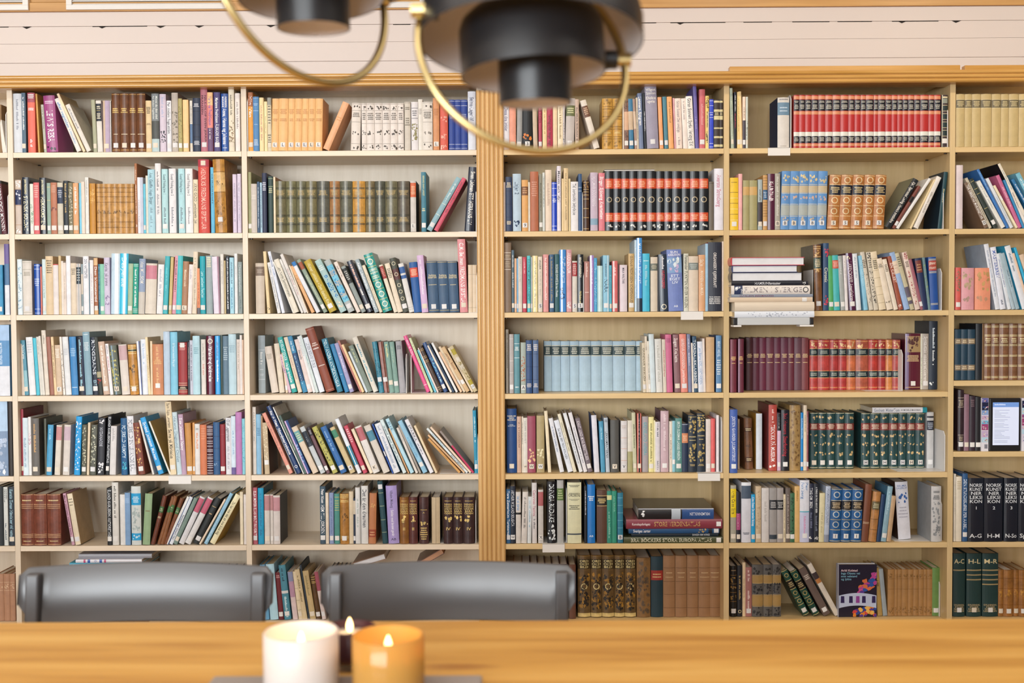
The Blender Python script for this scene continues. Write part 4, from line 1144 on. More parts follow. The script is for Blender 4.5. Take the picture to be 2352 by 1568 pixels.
def place_items():
    for q in ITEMS:
        z0 = shelf_z(q['bay'], q['row']); Y = q['d']; fq = FPX / 4.0
        base_v = lambda u: next_v(u, Y, z0)
        vb = next_v(q['x'], Y, z0)
        a = P(q['x'], vb, Y); r = P(q['x'] + q['w'], vb, Y)
        tp = P(q['x'] + q['lean'] + (q['w'] if q['lean'] > 20 else 0), q['top'], Y)
        if q['lean'] > 20: dx = tp.x - r.x
        else: dx = tp.x - a.x
        dz = tp.z - z0; th = math.atan2(dx, dz)
        if abs(th) < math.radians(1.3): th = 0.0
        t = (r.x - a.x) * math.cos(th) * (.97 if q['set'] else .985); h = dz / math.cos(th)
        if th > 0: h = (dz) / math.cos(th)
        if abs(th) < .1: h = dz
        rnd = random.Random(int(q['x'] * 7 + q['row'] * 7919 + q['top'] * 13))
        D = min(.70 * h + rnd.uniform(-.008, .012), .215, DEP - Y - .012)
        lo = BAYX[q['bay']]; x0 = a.x
        if th == 0:
            if x0 + t > lo[1] - .0005 and q['bay'] != 'F': x0 = lo[1] - t - .0005
            if x0 < lo[0] + .0005 and q['bay'] != 'A': x0 = lo[0] + .0005
        q.update(t=max(t, .003), h=h, D=D, th=th, X=x0 + .0004, Z=z0 + max(0, t * math.sin(th)) + .0013, rnd=rnd)
        vis = q['t'] * q['h']
        if q['row'] == 6: vis *= .9
        if q['hid']: vis *= .05
        if q['bay'] in 'AF':
            cx = min(2352, q['x'] + q['w'] + max(0, q['lean'])) - max(0, q['x'] + min(0, q['lean'])); full = q['w'] + abs(q['lean']); vis *= max(0.0, min(1.0, cx / max(full, 1)))
        q['area'] = vis
def next_v(u, Y, z):
    "photo row at which height z on the plane y=Y appears at column u"
    v = 784.0
    for _ in range(4):
        e = P(u, v, Y).z - z; v += e * FPX / (Y + 4.0)
    return v
def size_word(q):
    h, t = q['h'], q['t']
    return 'thick' if t > .038 else 'slim' if t < .0115 else 'tall' if h > .232 else 'short' if h < .175 else ''
def look(q, band=True):
    s = [size_word(q)] if q['set'] is None and size_word(q) else []
    s.append(cname(q['hx']))
    s.append({'K': 'leather', 'G': 'glossy'}.get(q['kind'], ''))
    if abs(q['th']) > .12: s.append('leaning')
    s.append('volume' if q['set'] else 'book')
    return ' '.join(x for x in s if x)
def extra(q):
    for c in q['cm']:
        if c['k'] == 'b' and c['b'] - c['a'] > .06: 
            n = cname(c['col'].lstrip('#'))
            if n != cname(q['hx']): return 'with %s band' % n
    if any(c['k'] == 't' for c in q['cm']): return 'with lettered spine'
    if any(c['k'] == 's' for c in q['cm']): return 'with white sticker'
    return ''
NBOOK = 306
def make_books():
    by = {}
    for q in ITEMS: by.setdefault((q['bay'], q['row']), []).append(q)
    for k, L in by.items():
        L.sort(key=lambda q: q['X'] + (q['t'] / 2 if q['th'] == 0 else 0) + .5 * q['h'] * math.sin(q['th']))
        for i, q in enumerate(L): q['n'] = i + 1; q['L'] = L[i - 1] if i else None; q['R'] = L[i + 1] if i + 1 < len(L) else None
    chosen = set(id(q) for q in sorted(ITEMS, key=lambda q: -q['area'])[:NBOOK])
    used = {}
    for q in ITEMS:
        where = '%s, %s' % (ROWN[q['row']], BAYN[q['bay']]); opts = []
        if q['set'] and q['sn'] > 1:
            opts.append('%s of %s %ss, %s' % (ordn(q['si'] + 1), NUM[q['sn']], look(q), where))
            q['grp'] = 'matched %s volumes, %s' % (cname(q['hx']), where)
        else:
            ln = cname(q['L']['hx']) if q['L'] else None; rn = cname(q['R']['hx']) if q['R'] else None
            bt = 'between %s and %s books' % (ln, rn) if ln and rn else 'beside %s book' % (ln or rn)
            ex = extra(q)
            if ex: opts.append('%s %s %s, %s' % (look(q), ex, bt, where))
            opts.append('%s %s, %s' % (look(q), bt, where))
            q['grp'] = 'books on %s' % where
        opts.append('%s, %s from left on %s' % (look(q), ordn(q['n']), where))
        q['opts'] = [s for s in opts if len(s.replace('-', ' ').split()) <= 16] or opts[-1:]
        for s in q['opts']: used[s] = used.get(s, 0) + 1
    rest = MB()
    for q in ITEMS:
        cov, pag, stk = book_geo(q['t'], q['h'], q['D'], q['hx'], q['cm'], q['kind'], q['rnd'], q['bd'])
        M = Matrix.Translation((q['X'], q['d'], q['Z'])) @ Matrix.Rotation(q['th'], 4, 'Y')
        if id(q) not in chosen:
            for m in (cov, pag, stk): rest.join(m, M)
            continue
        o = cov.build('book', BM); o.matrix_world = M
        pag.build('page_block', BM, o)
        if stk.v: stk.build('spine_sticker', BM, o)
        tag(o, next((s for s in q['opts'] if used[s] == 1), q['opts'][-1]), 'book', q['grp'])
    # the smallest or hidden spines between them, too many to single out
    o = rest.build('shelved_books', BM)
    tag(o, 'slim and half hidden books filling the gaps on every shelf', 'books', None, 'stuff')
# ------------------------------------------------------------------ materials of the room
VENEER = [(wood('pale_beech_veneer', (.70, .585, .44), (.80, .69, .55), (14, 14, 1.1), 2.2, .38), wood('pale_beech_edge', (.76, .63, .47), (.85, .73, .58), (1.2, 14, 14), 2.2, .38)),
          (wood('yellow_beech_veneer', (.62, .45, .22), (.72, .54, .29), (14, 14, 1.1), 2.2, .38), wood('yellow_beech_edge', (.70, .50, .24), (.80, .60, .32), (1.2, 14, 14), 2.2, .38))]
GOLDW = wood('lacquered_moulding', (.50, .26, .06), (.66, .38, .12), (1.0, 20, 20), 2.0, .2)
GOLDV = wood('lacquered_moulding_upright', (.60, .35, .12), (.74, .47, .20), (20, 20, 1.0), 2.0, .24)
PINE = wood('pine_board', (.50, .26, .08), (.66, .38, .14), (.8, 18, 18), 2.2, .4)
WHITE = mat('white_paint', (.70, .63, .60), .5)
WHITEM = mat('white_metal', (.78, .77, .76), .35)
CARD = mat('white_card', (.80, .78, .75), .6)
DARKGAP = mat('dark_gap', (.02, .016, .014), .9)
BLACK = mat('black_lacquer', (.012, .012, .014), .36)
LAMPW = mat('lamp_white_inside', (.80, .76, .78), .5)
BRASS = mat('brass', (.62, .50, .24), .3, 1.0)
DARKM = mat('shelf_pin', (.02, .018, .016), .4)
# ------------------------------------------------------------------ room shell
def room():
    yw = DEP + .02
    zt = P(1176, 21, yw).z
    m = MB()
    zs = [0] + [P(1176, v, yw).z for v in (138, 94, 54)] + [zt]
    rnd = random.Random(5)
    m.box((-4.6, yw + .012, 0), (4.6, yw + .14, zt), 0)
    for i in range(4):
        g = .0007
        m.box((-4.6, yw - .0012 * (i % 2), zs[i] + (g / 2 if i else 0)), (4.6, yw + .02, zs[i + 1] - g / 2), 0)
    x = -4.4
    while x < 4.4:                      # open crack along the top plank joint
        L = rnd.uniform(.05, .26)
        if rnd.random() < .62: m.box((x, yw - .0006, zs[3] - .003), (x + L, yw + .004, zs[3] + rnd.uniform(.0015, .004)), 1)
        if rnd.random() < .4: m.add([(x + .02, yw - .0008, zs[3]), (x + .06, yw - .0008, zs[3]), (x + .038, yw - .0008, zs[3] - .009)], [(0, 1, 2)], mi=1)
        x += L + rnd.uniform(.01, .08)
    struct(m.build('wall_back', [WHITE, DARKGAP], bevel=.0012))
    m = MB(); m.box((-4.6, yw - .012, zt), (4.6, yw + .12, zt + .035)); m.box((-4.6, yw - .004, zt + .037), (4.6, yw + .12, 2.8))
    struct(m.build('trim_1', PINE, bevel=.002))
    m = MB(); m.box((-7.0, -8.6, -.05), (4.6, yw + .1, 0))
    struct(m.build('floor', wood('floor_boards', (.32, .19, .09), (.42, .26, .13), (1, 12, 1), 2, .4)))
    m = MB(); m.box((-7.0, -8.6, 2.8), (4.6, yw + .1, 2.85))
    struct(m.build('ceiling', mat('ceiling_white', (.75, .72, .68), .7)))
    m = MB(); xs = [-7.0, -6.7, -5.1, -5.0, -3.4, -3.3, -1.7, -1.6, 0.0, 4.6]
    m.box((-7, -8.6, 0), (4.6, -8.5, .85)); m.box((-7, -8.6, 2.65), (4.6, -8.5, 2.8))
    for i in range(0, len(xs), 2): m.box((xs[i], -8.6, .85), (xs[i + 1], -8.5, 2.65))
    struct(m.build('wall_front', WHITE))
    for i in range(4):
        x0, x1 = xs[2 * i + 1], xs[2 * i + 2]; f = MB()
        for a, b in (((x0, -8.58, .85), (x0 + .06, -8.53, 2.65)), ((x1 - .06, -8.58, .85), (x1, -8.53, 2.65)), ((x0, -8.58, .85), (x1, -8.53, .91)), ((x0, -8.58, 2.59), (x1, -8.53, 2.65))): f.box(a, b)
        struct(f.build('window_%d' % (i + 1), WHITEM))
    # louvred vents above the planks
    for i, (u0, u1) in enumerate(((-300, 65), (152, 522), (607, 977), (1062, 1428))):
        x0, x1 = P(u0, 20, yw - .02).x, P(u1, 20, yw - .02).x
        r = empty('air_vent', ((x0 + x1) / 2, yw - .016, zt + .004)); h = .2; hw = (x1 - x0) / 2
        f = MB(); e = .018
        f.box((-hw, -.006, 0), (hw, .02, e)); f.box((-hw, -.006, h - e), (hw, .02, h)); f.box((-hw, -.006, e), (-hw + .022, .02, h - e)); f.box((hw - .022, -.006, e), (hw, .02, h - e))
        f.build('frame', WHITEM, r, bevel=.001)
        f = MB(); f.box((-hw + .022, .012, e), (hw - .022, .02, h - e)); f.build('backing', DARKM, r)
        f = MB(); z = e + .003
        while z < h - e - .01:
            f.add([(-hw + .022, .0, z), (hw - .022, .0, z), (hw - .022, .011, z + .011), (-hw + .022, .011, z + .011), (-hw + .022, .0, z - .002), (hw - .022, .0, z - .002), (hw - .022, .011, z + .009), (-hw + .022, .011, z + .009)],
                  [(0, 1, 2, 3), (4, 7, 6, 5), (0, 4, 5, 1), (3, 2, 6, 7)]); z += .0125
        f.build('louvre', WHITEM, r)
        tag(r, ['white louvred vent cut off by left edge above bookcase', 'white louvred vent between two pine gaps, upper left',
                'white louvred vent behind the smaller pendant lamp', 'white louvred vent behind the large pendant lamp'][i], 'vent', 'louvred vents above the planks')
def rods(m, axis, a0, a1, c, r):
    "half-round rod: axis x (c = (y, z)) or z (c = (x, y))"
    k = 10; vs = []
    for a in (a0, a1):
        for i in range(k + 1):
            t = math.pi * i / k
            if axis == 'x': vs.append((a, c[0] - r * math.sin(t) * .9, c[1] + r * math.cos(t)))
            else: vs.append((c[0] - r * math.cos(t), c[1] - r * math.sin(t) * .9, a))
    fs = [(i, i + 1, k + 2 + i, k + 1 + i) for i in range(k)] + [list(range(k + 1)), list(range(k + 1, 2 * k + 2))[::-1]]
    m.add(vs, fs)
def bookcases():
    ztop = 2.073
    xs_left = [UX[0], UX[1], UX[2], -.1454]; xs_right = [-.0484, UX[4 + 1], UX[6], UX[7]]
    for side in (0, 1):
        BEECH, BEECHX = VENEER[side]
        xl, xr = (UX[0], UX[3]) if side == 0 else (UX[4], UX[7])
        root = empty('bookcase', ((xl + xr) / 2, DEP / 2, 0)); ox, oy = (xl + xr) / 2, DEP / 2
        T = lambda a, b: ((a[0] - ox, a[1] - oy, a[2]), (b[0] - ox, b[1] - oy, b[2]))
        ups = [UX[0], UX[1], UX[2], UX[3] - UT] if side == 0 else [UX[4], UX[5], UX[6], UX[7]]
        if side == 0: ups[3] = -.1454
        for i, x in enumerate(ups):
            m = MB()
            if side == 0 and i == 3: x0, x1 = -.1454, -.1254
            elif side == 1 and i == 0: x0, x1 = -.0684, -.0484
            else: x0, x1 = x, x + UT
            m.box(*T((x0, 0, 0), (x1, DEP, ztop)))
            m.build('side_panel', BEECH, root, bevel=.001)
        bays = 'ABC' if side == 0 else 'DEF'
        for b in bays:
            x0, x1 = BAYX[b]
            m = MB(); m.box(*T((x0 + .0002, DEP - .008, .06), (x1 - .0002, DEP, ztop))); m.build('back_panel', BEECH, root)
            for r in range(7):
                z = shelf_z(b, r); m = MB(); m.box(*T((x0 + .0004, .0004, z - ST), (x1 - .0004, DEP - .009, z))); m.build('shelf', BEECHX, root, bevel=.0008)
                if r < 6:
                    m = MB()
                    for px in (x0 + .009, x1 - .009):
                        for py in (.02, .2): m.lathe([(0, z - ST - .0035), (.0055, z - ST - .0035), (.0055, z - ST - .0004), (0, z - ST - .0004)], 10, px - ox, py - oy)
                    m.build('shelf_pin', DARKM, root)
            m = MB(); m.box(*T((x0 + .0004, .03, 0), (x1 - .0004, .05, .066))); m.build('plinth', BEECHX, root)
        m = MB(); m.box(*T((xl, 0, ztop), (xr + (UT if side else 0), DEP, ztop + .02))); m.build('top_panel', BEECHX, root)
        tag(root, 'pale beech bookcase of built-in bays %s the fluted post' % ('left of', 'right of')[side], 'bookcase', 'beech bookcases along the wall')
    # fluted post between the two bookcases, three-rod cornice over everything
    m = MB(); x0, x1 = -.1464, -.0474; wd = (x1 - x0) / 6
    m.box((x0, -.004, .0), (x1, .012, 2.045))
    for i in range(6): rods(m, 'z', 0, 2.045, (x0 + wd * (i + .5), -.004), wd * .46)
    struct(m.build('trim_2', GOLDV, smooth=False))
    m = MB(); za = P(300, 199, -.05).z; zb = P(300, 170, -.05).z; hh = (zb - za) / 3
    m.box((UX[0] - .1, -.036, za), (UX[7] + .2, .05, zb)); m.box((UX[0] - .1, .05, za + .02), (UX[7] + .2, DEP + .02, zb - .004))
    for i in range(3): rods(m, 'x', UX[0] - .1, UX[7] + .2, (-.036, za + hh * (i + .5)), hh * .46)
    struct(m.build('trim_3', GOLDW))
    m = MB(); z2 = P(1900, 151, .0).z
    m.box((P(1676, 155, 0).x, .0, zb), (P(2206, 155, 0).x, .03, z2)); m.box((P(2216, 155, 0).x, .0, zb), (UX[7] + .2, .03, z2 - .001))
    struct(m.build('trim_4', GOLDW, bevel=.002))
# ------------------------------------------------------------------ things on the shelves
def bookends():
    B = [('C', 1, 568, 223, 345, 18, 'beside orange book at left end'), ('D', 1, 1627, 248, 341, -54, 'beside blue book'), ('E', 1, 1817, 217, 340, -40, 'white plate at left of red volumes'),
         ('E', 1, 2177, 245, 337, -6, 'at right end'), ('C', 2, 1093.2, 432, 530, -40, 'beside black book at right end'), ('D', 2, 1338, 440, 530, -30, 'beside gilt leather book'),
         ('E', 2, 2167, 434, 525, -30, 'behind leaning books at right end'), ('C', 3, 1096.5, 625, 717, -20, 'at right end'), ('D', 3, 1340.3, 625, 717, -20, 'between black and dusty pink books'),
         ('E', 3, 2163, 616, 711, -40, 'beside blue volume at right end'), ('C', 4, 932.5, 813, 903, -88, 'beside grey book'), ('C', 4, 944, 813, 902, 88, 'beside pink leaning book'),
         ('D', 4, 1660, 812, 901, -30, 'at right end'), ('E', 4, 2073, 803, 893, -86, 'beside last red volume'), ('C', 5, 1098.3, 998, 1085, -88, 'beside blue book at right end'),
         ('D', 5, 1659, 958, 1084, -58, 'white plate at right end'), ('E', 5, 2171, 990, 1081, -110, 'white plate at right end'), ('C', 6, 1092.5, 1150, 1247, -88, 'beside last brown volume'),
         ('C', 6, 828.5, 1160, 1251, -70, 'beside white book'), ('D', 6, 1301, 1122, 1248, -58, 'beside cream dictionary'), ('E', 6, 2163, 1148, 1245, -108, 'at right end'),
         ('E', 7, 2171, 1333, 1422, -12, 'beside green book'), ('A', 1, 13, 253, 346, -6, 'at left photo edge'), ('A', 2, 18, 441, 537, -6, 'at left photo edge')]
    for b, r, u, v0, v1, ft, ds in B:
        z = shelf_z(b, r - 1); plate = 'plate' in ds
        Y = {4: .05, 5: .02, 6: .02, 7: .06}.get(r, .004)
        a = P(u, v0, Y); bx = BAYX[b]; x = min(max(a.x, bx[0] + .003), bx[1] - .003)
        if b == 'A': x = min(x, bx[1] - .004)
        fx = P(u + ft, v1, Y).x; h = a.z - z
        root = empty('bookend', (x, Y, z)); m = MB(); dd = .11; th = .0012
        pts = [(0, .0003), (0, h - .016), (.014, h), (dd - .014, h), (dd, h - .016), (dd, .0003)]
        m.add([(-th, y, q) for y, q in pts] + [(th, y, q) for y, q in pts], [list(range(6))[::-1], list(range(6, 12))] + [(i, (i + 1) % 6, 6 + (i + 1) % 6, 6 + i) for i in range(6)])
        m.build('upright_plate', WHITEM, root)
        m = MB(); l = fx - x; l = max(bx[0] + .001 - x, min(bx[1] - .001 - x, l)); m.box((min(0, l), 0, .0003), (max(0, l), dd, .0011)); m.build('foot', WHITEM, root)
        tag(root, 'white metal bookend %s, %s, %s' % (ds.replace('white plate ', ''), ROWN[r - 1], BAYN[b]), 'bookend', 'metal bookends on the shelves')
    for b, r, u0, u1, v0, v1 in (('E', 1, 1764, 1815, 338, 357), ('D', 3, 1564, 1615, 715, 734), ('B', 5, 387, 439, 1092, 1111), ('D', 5, 1603, 1654, 1086, 1104), ('D', 6, 1246, 1297, 1249, 1268)):
        a = P(u0, v0, -.004); c = P(u1, v1, -.004); z = shelf_z(b, r - 1); m = MB()
        m.box((a.x, -.004, c.z), (c.x, -.0012, z + .0012)); m.box((a.x, -.004, z + .0002), (c.x, .02, z + .0014))
        o = m.build('shelf_label', CARD); tag(o, 'blank white card clipped on the %s edge, %s' % (ROWN[r - 1], BAYN[b]), 'label', 'blank cards on shelf edges')
def lying(u0, u1, v0, v1, Y, hx, deco, D, label, group, zb=None, kind='', bd=None, rz=0):
    "a book lying flat, spine to the viewer; returns its top z"
    a = P(u0, v1, Y); b = P(u1, v0, Y); z0 = a.z if zb is None else zb; t = b.z - z0; h = b.x - a.x
    rnd = random.Random(int(u0 * 3 + v0)); cov, pag, stk = book_geo(t, h, D, hx, parse_cmds(deco), kind or 'G', rnd, bd)
    M = Matrix.Translation((b.x, Y, z0)) @ Matrix.Rotation(-math.pi / 2, 4, 'Y')
    o = cov.build('book', BM); o.matrix_world = M; pag.build('page_block', BM, o)
    if stk.v: stk.build('spine_sticker', BM, o)
    tag(o, label, 'book', group); return z0 + t
def lying_edge(u0, u1, v0, v1, Y, hx, label, group, zb, L=.2):
    "a book lying flat with its tail edge to the viewer, spine at the left"
    a = P(u0, v1, Y); b = P(u1, v0, Y); t = b.z - zb; W = b.x - a.x
    cov, pag, stk = book_geo(t, L, W, hx, [], 'G', random.Random(int(u0)), None)
    M = Matrix.Translation((a.x, Y, zb)) @ Matrix(((0, 1, 0, 0), (0, 0, 1, 0), (1, 0, 0, 0), (0, 0, 0, 1)))
    o = cov.build('book', BM); o.matrix_world = M
    for c in range(len(pag.c)): pag.c[c] = hexl('e2e4e8')
    pag.build('page_block', BM, o); tag(o, label, 'book', group); return zb + t
def stacks():
    g = 'books stacked flat at left of third shelf, rightmost full bay'; Y = -.055
    # ledge carrying the stack in front of the third shelf
    r = empty('hanging_box', (P(1777, 748, Y).x, Y, P(1777, 748, Y).z)); a = P(1685, 748, Y); b = P(1869, 728, Y); ox, oz = r.location.x, r.location.z
    m = MB(); hw = (b.x - a.x) / 2; ht = b.z - a.z
    m.box((-hw + .014, 0, .003), (hw - .014, .052, ht)); m.build('body', mat('grey_box', (.55, .57, .58), .4), r, bevel=.002)
    m = MB(); m.box((-hw, .001, .004), (-hw + .0138, .051, ht - .002)); m.box((hw - .0138, .001, .004), (hw, .051, ht - .002)); m.build('end_cap', BLACK, r, bevel=.002)
    m = MB(); m.box((-hw, .0, -.003), (-hw + .028, .052, .0028)); m.box((hw - .05, .0, -.003), (hw, .052, .0028)); m.build('foot', CARD, r)
    tag(r, 'grey box with black ends hanging below flat stack, third shelf, rightmost full bay', 'box')
    z = oz + ht + .0003
    z = lying(1687, 1870, 714, 728, Y, 'dfe6f0', 'x#b0b8c8 .1-.95', .16, 'white torn book at bottom of flat stack, third shelf, rightmost full bay', g, z) + .0003
    z = lying(1687, 1870, 693, 714, Y, 'dccfbc', 'w0-.04#c0b098', .18, 'thick cream book second from bottom of flat stack, third shelf', g, z) + .0003
    z = lying(1676.5, 1866, 682, 693, Y, 'd8c4ac', 's', .17, 'beige worn book above thick cream book in flat stack, third shelf', g, z) + .0003
    z = lying(1680, 1867, 675, 682, Y, '8a94a4', 't#6c1c38 .1-.52:ULF NILSON BRÅKMAKARNA', .16, 'slim grey-blue book with maroon lettering in flat stack, third shelf', g, z) + .0003
    z = lying(1679, 1860, 655, 675, Y, 'e6e0da', 'b.04-.145#2c3c60|x#e8ecf0 .045-.14|t#8c8488 .16-.9:FILMEN I SVERIGE|o#282c34 .945', .19, 'white book lettered in thin grey capitals in flat stack, third shelf', g, z) + .0003
    z = lying(1680, 1856, 645, 654.5, Y, '1c222e', 't#d8dce4 .3-.64:HAMSUNfantasier|x#f0f0f0 .93-.97', .18, 'slim black book above white lettered book in flat stack, third shelf', g, z) + .0003
    z = lying_edge(1681, 1843, 625, 645, Y, '2a2c3c', 'dark covered book lying page edge outward, third from top of flat stack', g, z) + .0003
    z = lying_edge(1682, 1832, 609, 625, Y, '3a4470', 'navy covered book lying page edge outward, second from top of flat stack', g, z) + .0003
    z = lying_edge(1680, 1848, 590, 609, Y, 'c0404a', 'red covered book lying page edge outward, topmost of flat stack', g, z)
    x = P(1869, 620, .0).x; zs = shelf_z('E', 2); m = MB(); m.box((x - .0015, .012, zs + .0003), (x, .14, P(1869, 619, 0).z)); m.box((x - .06, .012, zs + .0003), (x - .0016, .14, zs + .0011))
    tag(m.build('bookend', WHITEM), 'grey metal bookend between flat stack and brown leather book, third shelf', 'bookend', 'metal bookends on the shelves')
    # atlas stack, sixth shelf
    g = 'atlases stacked flat on sixth shelf, bay right of post'; z = shelf_z('D', 5) + .0003; Y = .006
    z = lying(1432.5, 1659.5, 1232.5, 1250, Y, '4c5238', 't#dcd8c0 .07-.89:BRA BÖCKERS STORA EUROPA ATLAS|s@.96', .235, 'olive green atlas at bottom of flat stack, sixth shelf', g, z) + .0003
    z = lying(1450, 1650, 1223.5, 1232, Y + .01, '1e2c38', 't#d8dce0 .7-.9:SANGEN OM NORGE', .21, 'slim dark book lying above olive atlas, sixth shelf', g, z) + .0003
    z = lying(1444, 1652, 1212.5, 1223, Y + .005, '1f5080', 't#f0f4f8 .05-.24:Sveriges kartor|x#c8a860 .77-.86|b.88-.92#182030|s@.965', .21, 'blue book with gold ornament below red atlas in flat stack', g, z) + .0003
    z = lying(1438, 1659, 1191.5, 1212, Y, '883848', 't#f4e8e8 .06-.25:Kunnskapsforlagets|t#c8a468 .29-.77:STORE VERDENSATLAS|s@.96', .225, 'dark red atlas second from top of flat stack, sixth shelf', g, z) + .0003
    a = P(1466, 1190, Y); b = P(1639, 1167, Y); t = b.z - z; h = b.x - a.x
    cov, pag, stk = book_geo(t, h, .22, '1a1c22', parse_cmds('b.0-.42#28508c|w.0-.06#c8d0e0|b.44-.56#b8c4d0|t#f0f4f8 .05-.32:HOLMENKOLLEN|x#f0f4f8 .92-.95'), 'G', random.Random(8), '30302e')
    o = cov.build('book', BM); o.matrix_world = Matrix.Translation((a.x, Y, z + t)) @ Matrix.Rotation(math.pi / 2, 4, 'Y')
    pag.build('page_block', BM, o); tag(o, 'black and blue book lettered upside down, topmost of atlas stack', 'book', g)
    # white spine lying on the green set
    zt = P(2066, 949, .1).z + .004
    lying(2003, 2129, 935, 948, .085, 'e6e6ea', 'b.92-1#2090a0|t#788498 .03-.5:Godnatt MisterTom|t#505058 .52-.88:AV MICHELLE MAGORIAN', .15, 'white book lying on top of dark green volumes, fifth shelf', 'books on fifth shelf, rightmost full bay', zt, bd='8a7c68')
    # dark book lying on the black and red set
    zt = P(1445, 394, .008).z + .0035
    lying(1388, 1503, 388.5, 393.5, .03, '2a2630', 'w.2-.8#c8c4c0', .13, 'dark slim book lying on top of black and red volumes', 'books on second shelf, bay right of post', zt)
    # flat stack bottom left
    g = 'books stacked flat on bottom shelf, leftmost full bay'; z = .086; Y = .03
    z = lying(158, 340, 1330, 1424, Y, '5c4638', '', .2, 'thick brown book hidden under flat stack behind chair, bottom shelf', g, z) + .0003
    z = lying(161, 326, 1306.5, 1330, Y, 'd8ccb8', '', .2, 'cream book under cyan book in flat stack, bottom shelf', g, z) + .0003
    z = lying(160, 326, 1291.5, 1306, Y, '2ca8cc', 't#d8f0f8 .05-.7:NORDISKT SEKELSKIFTE|s@.93', .2, 'cyan book with pale lettering in flat stack behind chair', g, z) + .0003
    z = lying(174, 326, 1284, 1291, Y, 'e4e4ec', 'b.12-.15#c04878|b.18-.22#2858b0|o#2858b0 .3|b.36-.4#2858b0|b.43-.46#c04878', .2, 'white book with pink and blue bars in flat stack', g, z) + .0003
    z = lying(181, 349, 1271, 1281, Y + .02, 'a8a8b0', '', .19, 'grey book topmost of flat stack behind left chair', g, z)
    # two loose books lying tilted on the hidden row of the bottom shelf
    for (u0, v0, u1, v1, hx, ph, lab) in ((813, 1307, 886, 1285, 'e0e0e4', .22, 'white book lying tilted on bottom shelf, bay left of post'), (962, 1306, 1000, 1284, 'c89878', .72, 'brown book lying tilted on bottom shelf, bay left of post')):
        a = P(u0, v0, .03); L = (P(u1, v1, .03) - a); ln = max(L.length, .11)
        cov, pag, stk = book_geo(.022, ln, .17, '5c3c30' if ph > .5 else '8a6c58', [], 'G', random.Random(int(u0)), None)
        for c in range(len(pag.c)): pag.c[c] = hexl(hx)
        o = cov.build('book', BM); ang = math.atan2(L.z, L.x)
        o.matrix_world = Matrix.Translation((a.x, .21, a.z)) @ Matrix.Rotation(-ang, 4, 'Y') @ Matrix.Translation((ln, 0, 0)) @ Matrix.Rotation(-math.pi / 2, 4, 'Y') @ Matrix.Rotation(math.pi, 4, 'Z') @ Matrix.Translation((-.022, 0, 0))
        pag.build('page_block', BM, o); tag(o, lab, 'book', 'loose books on bottom shelf, bay left of post')
